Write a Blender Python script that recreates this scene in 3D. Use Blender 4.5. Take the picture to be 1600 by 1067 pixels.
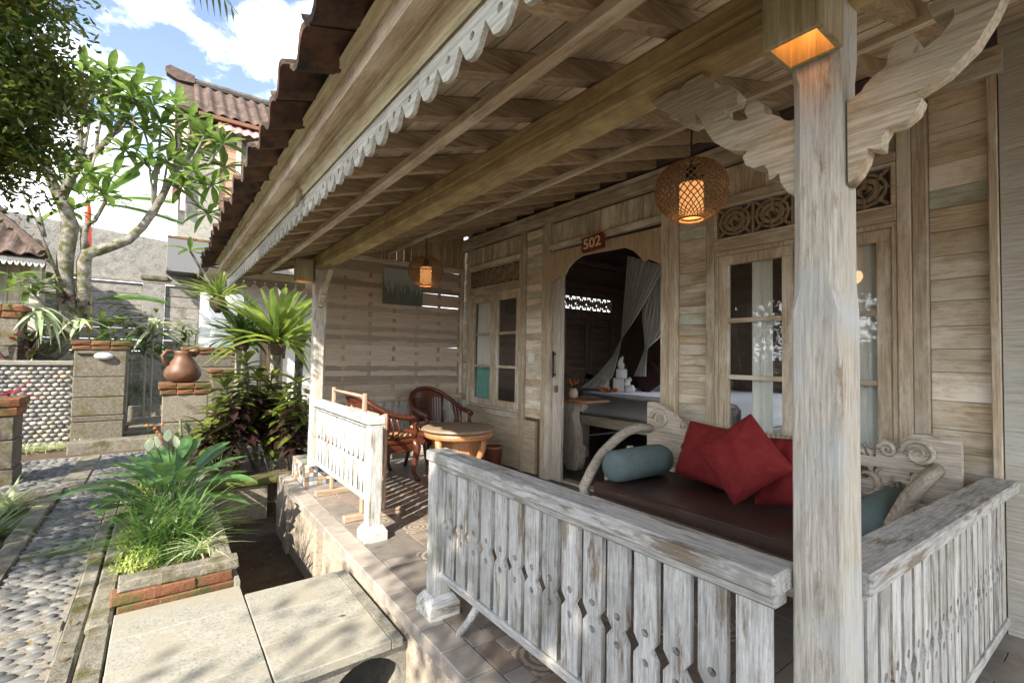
import bpy, math, random
from mathutils import Vector, Matrix
random.seed(7)
S = bpy.context.scene
for o in list(bpy.data.objects): bpy.data.objects.remove(o)
col = S.collection
# ------------------------------------------------------------------ camera
IW, IH = 1600.0, 1067.0
FPX = 740.5
def _n(v): return Vector(v).normalized()
AY = _n((251-800, -(549.5-533.5), -FPX))      # world +Y (along the veranda) in camera space
AX = _n((1800-800, -(574-533.5), -FPX))       # world +X (into the house)
AX = (AX - AY*AX.dot(AY)).normalized()
AZ = AX.cross(AY)
RM = Matrix((AX, AY, AZ))
CAM = Vector((0, 0, 1.25))
cd = bpy.data.cameras.new('camera'); co = bpy.data.objects.new('camera', cd); col.objects.link(co)
cd.sensor_width = 36; cd.lens = FPX/IW*36; cd.clip_start = .05; cd.clip_end = 3000
co.matrix_world = Matrix.Translation(CAM) @ RM.to_4x4()
S.camera = co
# ------------------------------------------------------------------ sky and sun
SUN_DIR = Vector((-.80, -.46, .66)).normalized()    # towards the sun
elev = math.asin(SUN_DIR.z)
W = bpy.data.worlds.new('World'); S.world = W; W.use_nodes = True
wn = W.node_tree.nodes; wl = W.node_tree.links; wn.clear()
wo = wn.new('ShaderNodeOutputWorld'); bg = wn.new('ShaderNodeBackground')
sky = wn.new('ShaderNodeTexSky'); sky.sky_type = 'NISHITA'; sky.sun_disc = False
sky.sun_elevation = elev; sky.sun_rotation = math.atan2(SUN_DIR.x, SUN_DIR.y)
sky.air_density = .8; sky.dust_density = .3; sky.ozone_density = 2.2
tc = wn.new('ShaderNodeTexCoord')
def wmap(sc, loc=(0, 0, 0)):
    m = wn.new('ShaderNodeMapping'); m.inputs['Scale'].default_value = sc; m.inputs['Location'].default_value = loc
    wl.new(tc.outputs['Generated'], m.inputs[0]); return m
m1 = wmap((2.2, 2.2, 3.4), (.35, .1, .52))
cn = wn.new('ShaderNodeTexNoise'); cn.inputs['Scale'].default_value = 1.5; cn.inputs['Detail'].default_value = 9; cn.inputs['Roughness'].default_value = .55
wl.new(m1.outputs[0], cn.inputs['Vector'])
cr = wn.new('ShaderNodeValToRGB'); cr.color_ramp.elements[0].position = .47; cr.color_ramp.elements[1].position = .60
sep = wn.new('ShaderNodeSeparateXYZ'); wl.new(tc.outputs['Generated'], sep.inputs[0])
ma = wn.new('ShaderNodeMath'); ma.operation = 'MULTIPLY_ADD'; ma.inputs[1].default_value = -.45; ma.inputs[2].default_value = .214; wl.new(sep.outputs[2], ma.inputs[0])
mb_ = wn.new('ShaderNodeMath'); mb_.operation = 'ADD'; wl.new(cn.outputs['Fac'], mb_.inputs[0]); wl.new(ma.outputs[0], mb_.inputs[1]); wl.new(mb_.outputs[0], cr.inputs[0])
mx = wn.new('ShaderNodeMixRGB'); wl.new(cr.outputs[0], mx.inputs[0])
hs = wn.new('ShaderNodeHueSaturation'); hs.inputs['Saturation'].default_value = .80; hs.inputs['Value'].default_value = .42; wl.new(sky.outputs[0], hs.inputs['Color']); wl.new(hs.outputs[0], mx.inputs[1]); mx.inputs[2].default_value = (4.8, 4.9, 5.1, 1)
wl.new(mx.outputs[0], bg.inputs[0]); bg.inputs[1].default_value = .15
wl.new(bg.outputs[0], wo.inputs[0])
sd = bpy.data.lights.new('sun', 'SUN'); sd.energy = 2.1; sd.angle = math.radians(.55); sd.color = (1, .93, .82)
so = bpy.data.objects.new('sun', sd); col.objects.link(so)
so.rotation_euler = (-SUN_DIR).to_track_quat('-Z', 'Y').to_euler(); so.location = (-8, -6, 12)
S.view_settings.view_transform = 'Standard'; S.view_settings.look = 'None'; S.view_settings.gamma = 1
S.view_settings.exposure = 2.7
S.render.engine = 'CYCLES'
# ------------------------------------------------------------------ helpers
def at(u, v, x=None, y=None, z=None):
    d = RM @ Vector((u-800, -(v-533.5), -FPX))
    if z is not None: t = (z-CAM.z)/d.z
    elif x is not None: t = (x-CAM.x)/d.x
    else: t = (y-CAM.y)/d.y
    return CAM + d*t
ORG = {}
def setp(o, label=None, cat=None, group=None, kind=None):
    if label: o['label'] = label
    if cat: o['category'] = cat
    if group: o['group'] = group
    if kind: o['kind'] = kind
    return o
def thing(name, label, cat, loc=(0, 0, 0), rz=0, group=None):
    o = bpy.data.objects.new(name, None); col.objects.link(o); o.empty_display_size = .1
    o.location = loc; o.rotation_euler = (0, 0, rz); ORG[o.name] = Vector(loc)
    return setp(o, label, cat, group)
def link(name, me, parent=None, mat=None, M=None):
    o = bpy.data.objects.new(name, me); col.objects.link(o)
    if mat and not me.materials: me.materials.append(mat)
    if parent: o.parent = parent
    if M is not None: o.matrix_local = M
    ORG[o.name] = ORG.get(parent.name, Vector()) if parent else Vector()
    return o
class MB:
    def __init__(s): s.v = []; s.f = []
    def add(s, vs, fs):
        n = len(s.v); s.v += [tuple(p) for p in vs]; s.f += [tuple(i+n for i in f) for f in fs]; return s
    def box(s, x0, x1, y0, y1, z0, z1, b=0.0):
        if x0 > x1: x0, x1 = x1, x0
        if y0 > y1: y0, y1 = y1, y0
        if z0 > z1: z0, z1 = z1, z0
        b = min(b, (x1-x0)*.45, (y1-y0)*.45, (z1-z0)*.45)
        if b <= 0:
            vs = [(x, y, z) for z in (z0, z1) for y in (y0, y1) for x in (x0, x1)]
            return s.add(vs, [(0, 2, 3, 1), (4, 5, 7, 6), (0, 1, 5, 4), (2, 6, 7, 3), (0, 4, 6, 2), (1, 3, 7, 5)])
        vs = []; fs = []
        idx = {}
        for sx in (0, 1):
            for sy in (0, 1):
                for sz in (0, 1):
                    X = (x0, x1)[sx]; Y = (y0, y1)[sy]; Z = (z0, z1)[sz]
                    dx = b if sx == 0 else -b; dy = b if sy == 0 else -b; dz = b if sz == 0 else -b
                    idx[sx, sy, sz] = len(vs)
                    vs += [(X, Y+dy, Z+dz), (X+dx, Y, Z+dz), (X+dx, Y+dy, Z)]
        def I(sx, sy, sz, a): return idx[sx, sy, sz]+a
        for q in (0, 1):
            r = [(0, 0), (1, 0), (1, 1), (0, 1)]
            fs.append(tuple(I(q, a, c, 0) for a, c in (r if q else r[::-1])))
            fs.append(tuple(I(a, q, c, 1) for a, c in (r[::-1] if q else r)))
            fs.append(tuple(I(a, c, q, 2) for a, c in (r if q else r[::-1])))
        for a in (0, 1):
            for c in (0, 1):
                fs.append((I(a, c, 0, 0), I(a, c, 1, 0), I(a, c, 1, 1), I(a, c, 0, 1)))
                fs.append((I(a, 0, c, 0), I(a, 1, c, 0), I(a, 1, c, 2), I(a, 0, c, 2)))
                fs.append((I(0, a, c, 1), I(1, a, c, 1), I(1, a, c, 2), I(0, a, c, 2)))
                for d in (0, 1): fs.append((I(a, c, d, 0), I(a, c, d, 1), I(a, c, d, 2)))
        return s.add(vs, fs)
    def prism(s, poly, axis, a0, a1):
        """poly: 2D outline in the plane normal to axis ('x': (y,z), 'y': (x,z), 'z': (x,y))"""
        def P(p, a): return {'x': (a, p[0], p[1]), 'y': (p[0], a, p[1]), 'z': (p[0], p[1], a)}[axis]
        n = len(poly); vs = [P(p, a0) for p in poly]+[P(p, a1) for p in poly]
        return s.add(vs, [tuple(range(n-1, -1, -1)), tuple(range(n, 2*n))]+[(i, (i+1) % n, n+(i+1) % n, n+i) for i in range(n)])
    def tube(s, path, r, n=8, cap=True, flat=1.0):
        path = [Vector(p) for p in path]; m = len(path)
        if not hasattr(r, '__len__'): r = [r]*m
        T = []
        for i in range(m): T.append((path[min(i+1, m-1)]-path[max(i-1, 0)]).normalized())
        u = T[0].orthogonal().normalized() if abs(T[0].z) > .9 else T[0].cross(Vector((0, 0, 1))).normalized()
        vs = []; fs = []
        for i in range(m):
            u = (u-T[i]*u.dot(T[i])).normalized(); w = T[i].cross(u)
            for k in range(n):
                a = 2*math.pi*k/n
                vs.append(path[i]+(u*math.cos(a)+w*math.sin(a)*flat)*r[i])
        for i in range(m-1):
            for k in range(n): fs.append((i*n+k, i*n+(k+1) % n, (i+1)*n+(k+1) % n, (i+1)*n+k))
        if cap: fs += [tuple(range(n-1, -1, -1)), tuple(range((m-1)*n, m*n))]
        return s.add(vs, fs)
    def lathe(s, prof, n=20, c=(0, 0, 0), cap=True):
        vs = []; fs = []; m = len(prof)
        for r, z in prof:
            for k in range(n):
                a = 2*math.pi*k/n; vs.append((c[0]+r*math.cos(a), c[1]+r*math.sin(a), c[2]+z))
        for i in range(m-1):
            for k in range(n): fs.append((i*n+k, i*n+(k+1) % n, (i+1)*n+(k+1) % n, (i+1)*n+k))
        if cap: fs += [tuple(range(n-1, -1, -1)), tuple(range((m-1)*n, m*n))]
        return s.add(vs, fs)
    def grid(s, fn, nu, nv):
        vs = [fn(i/nu, j/nv) for j in range(nv+1) for i in range(nu+1)]
        return s.add(vs, [(j*(nu+1)+i, j*(nu+1)+i+1, (j+1)*(nu+1)+i+1, (j+1)*(nu+1)+i) for j in range(nv) for i in range(nu)])
    def mesh(s, name, off=Vector()):
        me = bpy.data.meshes.new(name); me.from_pydata([(p[0]-off[0], p[1]-off[1], p[2]-off[2]) for p in s.v], [], s.f); me.update(); return me
    def build(s, name, mat, parent=None, smooth=False, local=False):
        off = Vector() if (local or not parent) else ORG[parent.name]
        me = s.mesh(name, off); me.materials.append(mat)
        if smooth:
            for p in me.polygons: p.use_smooth = True
        return link(name, me, parent)
def struct(o): o['kind'] = 'structure'; return o
def sm(o, ang=40):
    for p in o.data.polygons: p.use_smooth = True
    try: o.data.set_sharp_from_angle(angle=math.radians(ang))
    except Exception: pass
    return o
# ------------------------------------------------------------------ materials
def nodes(name):
    m = bpy.data.materials.new(name); m.use_nodes = True
    nt = m.node_tree; b = nt.nodes['Principled BSDF']; return m, nt.nodes, nt.links, b
def ramp(n, stops):
    r = n.new('ShaderNodeValToRGB'); e = r.color_ramp.elements
    while len(e) < len(stops): e.new(.5)
    for i, (p, c) in enumerate(stops): e[i].position = p; e[i].color = (*c, 1) if len(c) == 3 else c
    return r
def coords(n, l, scale, rnd=True):
    t = n.new('ShaderNodeTexCoord'); mp = n.new('ShaderNodeMapping'); mp.inputs['Scale'].default_value = scale
    if rnd:
        oi = n.new('ShaderNodeObjectInfo'); mu = n.new('ShaderNodeMath'); mu.operation = 'MULTIPLY'; mu.inputs[1].default_value = 37
        l.new(oi.outputs['Random'], mu.inputs[0])
        cb = n.new('ShaderNodeCombineXYZ')
        for i in range(3): l.new(mu.outputs[0], cb.inputs[i])
        ad = n.new('ShaderNodeVectorMath'); ad.operation = 'ADD'; l.new(t.outputs['Object'], ad.inputs[0]); l.new(cb.outputs[0], ad.inputs[1])
        l.new(ad.outputs[0], mp.inputs[0])
    else: l.new(t.outputs['Object'], mp.inputs[0])
    return mp
def noise(n, l, vec, sc, det=6, ro=.6):
    t = n.new('ShaderNodeTexNoise'); t.inputs['Scale'].default_value = sc; t.inputs['Detail'].default_value = det; t.inputs['Roughness'].default_value = ro
    l.new(vec.outputs[0], t.inputs['Vector']); return t
def mixc(n, l, fac, a, b):
    m = n.new('ShaderNodeMixRGB')
    for i, q in ((0, fac), (1, a), (2, b)):
        if hasattr(q, 'links'): l.new(q, m.inputs[i])
        elif i == 0: m.inputs[0].default_value = q
        else: m.inputs[i].default_value = (*q, 1)
    return m
def bump(n, l, b, h, st=.3, dist=.01):
    bu = n.new('ShaderNodeBump'); bu.inputs['Strength'].default_value = st; bu.inputs['Distance'].default_value = dist
    l.new(h, bu.inputs['Height']); l.new(bu.outputs[0], b.inputs['Normal'])
def vary(n, l, col_out, amt=.25):
    oi = n.new('ShaderNodeObjectInfo'); mr = n.new('ShaderNodeMapRange'); mr.inputs[3].default_value = 1-amt; mr.inputs[4].default_value = 1+amt
    l.new(oi.outputs['Random'], mr.inputs[0]); hv = n.new('ShaderNodeHueSaturation'); l.new(mr.outputs[0], hv.inputs['Value']); l.new(col_out, hv.inputs['Color']); return hv.outputs[0]
_W = {}
def wood(name, ca, cb, axis='y', patch=None, pamt=.5, psc=9, rough=.75, var=.18, fine=1.0, bst=.35, dirt=None, pe=.06, pst=.35, tint=None, crk=.5):
    k = (name, axis)
    if k in _W: return _W[k]
    m, n, l, b = nodes(name+'_'+axis)
    sc = [1, 1, 1]; sc['xyz'.index(axis)] = .06
    mp = coords(n, l, sc); g = noise(n, l, mp, 95*fine, 8, .7)
    g2 = noise(n, l, mp, 12, 5, .62)
    r = ramp(n, [(.36, tuple(q*.72 for q in ca)), (.64, tuple(min(.8, q*1.12) for q in cb))]); l.new(g.outputs['Fac'], r.inputs[0])
    c = mixc(n, l, .4, r.outputs[0], tuple(q*.85 for q in ca)).outputs[0]
    r2 = ramp(n, [(.35, (0, 0, 0)), (.65, (1, 1, 1))]); l.new(g2.outputs['Fac'], r2.inputs[0])
    c = mixc(n, l, r2.outputs[0], c, r.outputs[0]).outputs[0]
    sck = [1, 1, 1]; sck['xyz'.index(axis)] = .035
    mk = coords(n, l, sck); kn = noise(n, l, mk, 60, 5, .6); rk = ramp(n, [(.33, (.35, .32, .30)), (.42, (1, 1, 1))]); l.new(kn.outputs['Fac'], rk.inputs[0])
    if patch:
        sc2 = [1, 1, 1]; sc2['xyz'.index(axis)] = pst
        mp2 = coords(n, l, sc2); p = noise(n, l, mp2, psc, 8, .72)
        rp = ramp(n, [(1-pamt-pe, (0, 0, 0)), (1-pamt+pe, (1, 1, 1))]); l.new(p.outputs['Fac'], rp.inputs[0])
        c = mixc(n, l, rp.outputs[0], c, patch).outputs[0]
    if dirt:
        mp3 = coords(n, l, (1, 1, 1)); p3 = noise(n, l, mp3, 4.5, 6, .65)
        rd = ramp(n, [(.5, (0, 0, 0)), (.72, (1, 1, 1))]); l.new(p3.outputs['Fac'], rd.inputs[0])
        c = mixc(n, l, rd.outputs[0], c, dirt).outputs[0]
    if rough > .6:
        ck = n.new('ShaderNodeMixRGB'); ck.blend_type = 'MULTIPLY'; ck.inputs[0].default_value = crk; l.new(c, ck.inputs[1]); l.new(rk.outputs[0], ck.inputs[2]); c = ck.outputs[0]
    if tint:
        oi = n.new('ShaderNodeObjectInfo'); mu = n.new('ShaderNodeMath'); mu.operation = 'FRACT'; m7 = n.new('ShaderNodeMath'); m7.operation = 'MULTIPLY'; m7.inputs[1].default_value = 7.3; l.new(oi.outputs['Random'], m7.inputs[0]); l.new(m7.outputs[0], mu.inputs[0])
        rt = ramp(n, tint); rt.color_ramp.interpolation = 'CONSTANT'; l.new(mu.outputs[0], rt.inputs[0]); tm_ = n.new('ShaderNodeMixRGB'); tm_.blend_type = 'MULTIPLY'; tm_.inputs[0].default_value = 1; l.new(c, tm_.inputs[1]); l.new(rt.outputs[0], tm_.inputs[2]); c = tm_.outputs[0]
    l.new(vary(n, l, c, var), b.inputs['Base Color']); b.inputs['Roughness'].default_value = rough
    if rough > .5: b.inputs['Specular IOR Level'].default_value = .25
    bump(n, l, b, g.outputs['Fac'], bst, .004); _W[k] = m; return m
def plain(name, c, rough=.6, spec=.4, var=0, nz=0, nsc=20, c2=None, metal=0, bst=0, coat=0, sheen=0, rnd=True):
    m, n, l, b = nodes(name); b.inputs['Roughness'].default_value = rough; b.inputs['Specular IOR Level'].default_value = spec; b.inputs['Metallic'].default_value = metal
    b.inputs['Coat Weight'].default_value = coat
    if c2 or bst:
        mp = coords(n, l, (1, 1, 1), rnd); t = noise(n, l, mp, nsc, 7, .65)
        r = ramp(n, [(.35, c), (.65, c2 or c)]); l.new(t.outputs['Fac'], r.inputs[0]); c_ = r.outputs[0]
        if var: c_ = vary(n, l, c_, var)
        l.new(c_, b.inputs['Base Color'])
        if bst: bump(n, l, b, t.outputs['Fac'], bst, .006)
    else:
        rg = n.new('ShaderNodeRGB'); rg.outputs[0].default_value = (*c, 1); c_ = rg.outputs[0]
        if var: c_ = vary(n, l, c_, var)
        l.new(c_, b.inputs['Base Color'])
    return m
def stone(name, ca, cb, moss=None, mamt=.35, sc=18, bst=.6, var=.12, msc=3.5, third=None):
    m, n, l, b = nodes(name); mp = coords(n, l, (1, 1, 1))
    t = noise(n, l, mp, sc, 9, .7); t2 = noise(n, l, mp, sc*5, 6, .7)
    r = ramp(n, [(.3, ca), (.7, cb)]); l.new(t.outputs['Fac'], r.inputs[0]); c = r.outputs[0]
    rs = ramp(n, [(.3, tuple(x*.55 for x in ca)), (.5, (1, 1, 1))]); l.new(t2.outputs['Fac'], rs.inputs[0])
    mm = n.new('ShaderNodeMixRGB'); mm.blend_type = 'MULTIPLY'; mm.inputs[0].default_value = .6; l.new(c, mm.inputs[1]); l.new(rs.outputs[0], mm.inputs[2]); c = mm.outputs[0]
    if third:
        q = noise(n, l, mp, 2.3, 4, .6); rq = ramp(n, [(.48, (0, 0, 0)), (.6, (1, 1, 1))]); l.new(q.outputs['Fac'], rq.inputs[0]); c = mixc(n, l, rq.outputs[0], c, third).outputs[0]
    if moss:
        q = noise(n, l, mp, msc, 9, .7); rq = ramp(n, [(1-mamt-.05, (0, 0, 0)), (1-mamt+.08, (1, 1, 1))]); l.new(q.outputs['Fac'], rq.inputs[0]); c = mixc(n, l, rq.outputs[0], c, moss).outputs[0]
    l.new(vary(n, l, c, var), b.inputs['Base Color']); b.inputs['Roughness'].default_value = .9; b.inputs['Specular IOR Level'].default_value = .2
    ad = n.new('ShaderNodeMath'); ad.operation = 'ADD'; l.new(t.outputs['Fac'], ad.inputs[0]); l.new(t2.outputs['Fac'], ad.inputs[1])
    bump(n, l, b, ad.outputs[0], bst, .012); return m
def leafm(name, c, c2=None, rough=.4, trans=.35, var=.3, veins=None):
    m, n, l, b = nodes(name); out = n['Material Output']
    t = n.new('ShaderNodeTexCoord'); mp = n.new('ShaderNodeMapping'); l.new(t.outputs['Object'], mp.inputs[0])
    nz = noise(n, l, mp, 6, 3, .5); r = ramp(n, [(.35, c), (.7, c2 or tuple(x*1.5 for x in c))]); l.new(nz.outputs['Fac'], r.inputs[0])
    cc = vary(n, l, r.outputs[0], var)
    l.new(cc, b.inputs['Base Color']); b.inputs['Roughness'].default_value = rough; b.inputs['Specular IOR Level'].default_value = .4
    tr = n.new('ShaderNodeBsdfTranslucent'); hv = n.new('ShaderNodeHueSaturation'); hv.inputs['Value'].default_value = 1.7; hv.inputs['Hue'].default_value = .48
    l.new(cc, hv.inputs['Color']); l.new(hv.outputs[0], tr.inputs[0])
    ms = n.new('ShaderNodeMixShader'); ms.inputs[0].default_value = trans; l.new(b.outputs[0], ms.inputs[1]); l.new(tr.outputs[0], ms.inputs[2]); l.new(ms.outputs[0], out.inputs[0]); return m
def emit(name, c, st):
    m, n, l, b = nodes(name); b.inputs['Base Color'].default_value = (*c, 1); b.inputs['Emission Color'].default_value = (*c, 1); b.inputs['Emission Strength'].default_value = st; return m
def glassm(name):
    m = bpy.data.materials.new(name); m.use_nodes = True; n = m.node_tree.nodes; l = m.node_tree.links; n.clear()
    o = n.new('ShaderNodeOutputMaterial'); tr = n.new('ShaderNodeBsdfTransparent'); gl = n.new('ShaderNodeBsdfGlossy'); gl.inputs['Roughness'].default_value = .02
    fr = n.new('ShaderNodeFresnel'); fr.inputs[0].default_value = 1.5; ma = n.new('ShaderNodeMath'); ma.operation = 'MULTIPLY_ADD'; ma.inputs[1].default_value = 1.3; ma.inputs[2].default_value = .06; l.new(fr.outputs[0], ma.inputs[0])
    ge = n.new('ShaderNodeNewGeometry'); iv = n.new('ShaderNodeMath'); iv.operation = 'SUBTRACT'; iv.inputs[0].default_value = 1; l.new(ge.outputs['Backfacing'], iv.inputs[1]); mm = n.new('ShaderNodeMath'); mm.operation = 'MULTIPLY'; l.new(iv.outputs[0], mm.inputs[0]); l.new(ma.outputs[0], mm.inputs[1])
    mx = n.new('ShaderNodeMixShader'); l.new(mm.outputs[0], mx.inputs[0]); l.new(tr.outputs[0], mx.inputs[1]); l.new(gl.outputs[0], mx.inputs[2]); l.new(mx.outputs[0], o.inputs[0])
    tr.inputs[0].default_value = (.97, .98, .98, 1); return m
def wrail(a): return wood('railing_paint', (.42, .415, .385), (.60, .60, .575), a, patch=(.21, .17, .125), pamt=.42, psc=24, rough=.85, bst=.6, dirt=(.25, .25, .21), fine=1.6, pe=.05, pst=.16, crk=.6)
def wpost(a): return wood('post_paint', (.43, .395, .32), (.56, .53, .46), a, patch=(.27, .215, .15), pamt=.385, psc=22, rough=.85, bst=.7, dirt=(.44, .47, .47), fine=1.8, pe=.05, pst=.25, crk=.35)
def wplank(a): return wood('wall_plank', (.44, .37, .27), (.60, .53, .41), a, patch=(.66, .63, .55), pamt=.49, psc=5, rough=.8, var=.2, tint=[(0, (1, .97, .9)), (.35, (1.08, 1.06, 1.04)), (.6, (.92, .86, .76)), (.82, (.80, .92, .90)), (.92, (1.12, 1.12, 1.1))], crk=.32)
def wtrim(a): return wood('trim_wood', (.41, .335, .23), (.54, .46, .335), a, patch=(.60, .56, .47), pamt=.46, psc=5, rough=.75, crk=.32)
def wbeam(a): return wood('beam_wood', (.40, .30, .145), (.56, .44, .225), a, patch=(.58, .49, .25), pamt=.44, psc=5, dirt=(.30, .20, .10))
def wraft(a): return wood('rafter_wood', (.34, .255, .165), (.47, .37, .25), a, patch=(.50, .42, .29), pamt=.36, psc=5)
def wceil(a): return wood('ceiling_wood', (.46, .36, .25), (.60, .50, .36), a, patch=(.66, .59, .46), pamt=.48, psc=6)
def wfas(a): return wood('fascia_wood', (.58, .52, .33), (.68, .62, .42), a, patch=(.48, .42, .25), pamt=.34, psc=9, dirt=(.64, .61, .48))
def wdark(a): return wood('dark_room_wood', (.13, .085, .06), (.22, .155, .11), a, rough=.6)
def wbench(a): return wood('bench_wood', (.42, .36, .28), (.62, .57, .48), a, patch=(.28, .2, .13), pamt=.33, psc=16, bst=.6)
def wmahog(a): return wood('mahogany', (.055, .014, .008), (.11, .032, .016), a, rough=.28, var=.05, bst=.08)
def wteak(a): return wood('teak', (.30, .13, .05), (.46, .22, .095), a, rough=.4, var=.05, bst=.1)
GLASS = glassm('window_glass')
def leafshape(me_name, L=1, Wd=.3, seg=6, bend=.35, fold=.12, tip=.5, wave=0):
    """leaf along +Y from the origin, surface normal +Z, bending down"""
    mb = MB(); rows = []
    for i in range(seg+1):
        t = i/seg; w = Wd*.5*max(.03, (math.sin(math.pi*min(1, t**tip*.985+.012))**.75)); y = L*t; z = -bend*t*t*L
        zz = wave*math.sin(t*14)
        rows.append([(-w, y, z+fold*w*2+zz), (0, y, z), (w, y, z+fold*w*2-zz)])
    vs = [p for r in rows for p in r]
    mb.add(vs, [(i*3+k, i*3+k+1, i*3+k+4, i*3+k+3) for i in range(seg) for k in (0, 1)])
    me = mb.mesh(me_name)
    for p in me.polygons: p.use_smooth = True
    return me
def orient(pos, d, up=Vector((0, 0, 1)), L=1, Wd=None):
    """matrix placing a unit leaf at pos pointing along d"""
    d = Vector(d).normalized(); x = d.cross(up)
    if x.length < 1e-3: x = Vector((1, 0, 0))
    x.normalize(); z = x.cross(d)
    M = Matrix((x, d, z)).transposed().to_4x4(); M.translation = Vector(pos)
    return M @ Matrix.Diagonal((Wd or L, L, L, 1))
def leafobj(me, parent, pos, d, L, Wd=None, up=Vector((0, 0, 1)), name='leaf'):
    o = bpy.data.objects.new(name, me); col.objects.link(o); o.parent = parent
    o.matrix_local = orient(Vector(pos)-ORG[parent.name], d, up, L, Wd); return o
def R_(a, b): return random.uniform(a, b)
# ------------------------------------------------------------------ 2D outline -> mesh
def shape2d(name, loops, th, bev=0):
    cu = bpy.data.curves.new(name, 'CURVE'); cu.dimensions = '2D'; cu.fill_mode = 'BOTH'; cu.extrude = th/2; cu.bevel_depth = bev; cu.bevel_resolution = 1
    for lp in loops:
        sp = cu.splines.new('POLY'); sp.points.add(len(lp)-1); sp.use_cyclic_u = True
        for i, p in enumerate(lp): sp.points[i].co = (p[0], p[1], 0, 1)
    o = bpy.data.objects.new('tmp', cu); col.objects.link(o)
    bpy.context.view_layer.update()
    dg = bpy.context.evaluated_depsgraph_get()
    me = bpy.data.meshes.new_from_object(o.evaluated_get(dg)); me.name = name
    bpy.data.objects.remove(o); bpy.data.curves.remove(cu); return me
def circ(cx, cy, r, n=12, rev=False):
    p = [(cx+r*math.cos(2*math.pi*i/n), cy+r*math.sin(2*math.pi*i/n)) for i in range(n)]
    return p[::-1] if rev else p
YZ = Matrix(((0, 0, 1, 0), (1, 0, 0, 0), (0, 1, 0, 0), (0, 0, 0, 1)))   # local x->Y, y->Z, z->X
XZ = Matrix(((1, 0, 0, 0), (0, 0, -1, 0), (0, 1, 0, 0), (0, 0, 0, 1)))  # local x->X, y->Z
def put(name, me, parent, mat, M, world=True):
    o = bpy.data.objects.new(name, me); col.objects.link(o)
    if not me.materials: me.materials.append(mat)
    o.parent = parent; off = ORG[parent.name] if (parent and world) else Vector()
    o.matrix_local = Matrix.Translation(-off) @ M; ORG[o.name] = off; return o
T = Matrix.Translation
# ================================================================== setting
M_SOIL = stone('soil', (.075, .052, .034), (.14, .10, .068), moss=(.04, .05, .015), mamt=.36, sc=9, bst=.8, var=0)
M_CONC = stone('old_concrete', (.20, .185, .15), (.34, .32, .27), moss=(.13, .12, .05), mamt=.36, sc=14, var=.1)
M_STUC = stone('veranda_stucco', (.33, .27, .20), (.45, .385, .305), moss=(.20, .15, .09), mamt=.4, sc=6, var=0, msc=2.4)
M_SLAB = stone('slab_stone', (.27, .255, .21), (.34, .325, .275), sc=14, bst=.25, var=.08, third=(.29, .265, .205), moss=(.21, .195, .15), mamt=.24, msc=5)
M_MORT = stone('path_mortar', (.22, .20, .16), (.33, .30, .25), sc=25, var=0)
def ground():
    xs = [-900, -60, -6, -1.6, -.15, .42, 1.02, 1.35, 3.2, 60, 900]; ys = [-900, -60, -4, 2.2, 3.1, 6.08, 8.6, 14.4, 60, 900]
    mb = MB(); idx = {}
    def lvl(i, j):
        x = (xs[i]+xs[i+1])/2; y = (ys[j]+ys[j+1])/2
        if .42 < x < 3.2 and -4 < y < 6.08: return -.62
        return -.20
    for i in range(len(xs)-1):
        for j in range(len(ys)-1):
            z = lvl(i, j); mb.add([(xs[i], ys[j], z), (xs[i+1], ys[j], z), (xs[i+1], ys[j+1], z), (xs[i], ys[j+1], z)], [(0, 1, 2, 3)])
            for di, dj in ((1, 0), (0, 1)):
                if i+di < len(xs)-1 and j+dj < len(ys)-1:
                    z2 = lvl(i+di, j+dj)
                    if z2 != z:
                        if di: mb.add([(xs[i+1], ys[j], z), (xs[i+1], ys[j+1], z), (xs[i+1], ys[j+1], z2), (xs[i+1], ys[j], z2)], [(0, 1, 2, 3)])
                        else: mb.add([(xs[i], ys[j+1], z), (xs[i+1], ys[j+1], z), (xs[i+1], ys[j+1], z2), (xs[i], ys[j+1], z2)], [(0, 1, 2, 3)])
    return struct(mb.build('ground', M_SOIL))
ground()
# veranda platform
vf = struct(MB().box(1.03, 3.22, -1.5, 5.5, -.66, -.014).box(1.0, 1.03, 4.86, 5.02, -.66, -.075).box(.985, 1.03, 3.75, 3.83, -.66, -.075).build('veranda_floor', M_STUC))
M_TILE = [plain('floor_tile_%d' % i, c, .42, .45, var=.16, nsc=14, c2=c2, bst=.1) for i, (c, c2) in enumerate([((.155, .135, .115), (.215, .19, .165)), ((.20, .175, .15), (.265, .235, .205)), ((.185, .145, .115), (.245, .20, .165))])]
def ringtile():
    m, n, l, b = nodes('patterned_tile'); t = n.new('ShaderNodeTexCoord'); w = n.new('ShaderNodeTexWave'); w.wave_type = 'RINGS'; w.rings_direction = 'Z'
    w.inputs['Scale'].default_value = 9; w.inputs['Distortion'].default_value = 2.5; w.inputs['Detail'].default_value = 2; w.inputs['Detail Scale'].default_value = 6; l.new(t.outputs['Object'], w.inputs[0])
    r = ramp(n, [(.3, (.15, .12, .095)), (.6, (.34, .29, .23))]); l.new(w.outputs['Fac'], r.inputs[0]); l.new(r.outputs[0], b.inputs['Base Color']); b.inputs['Roughness'].default_value = .45; return m
M_RING = ringtile()
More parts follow.
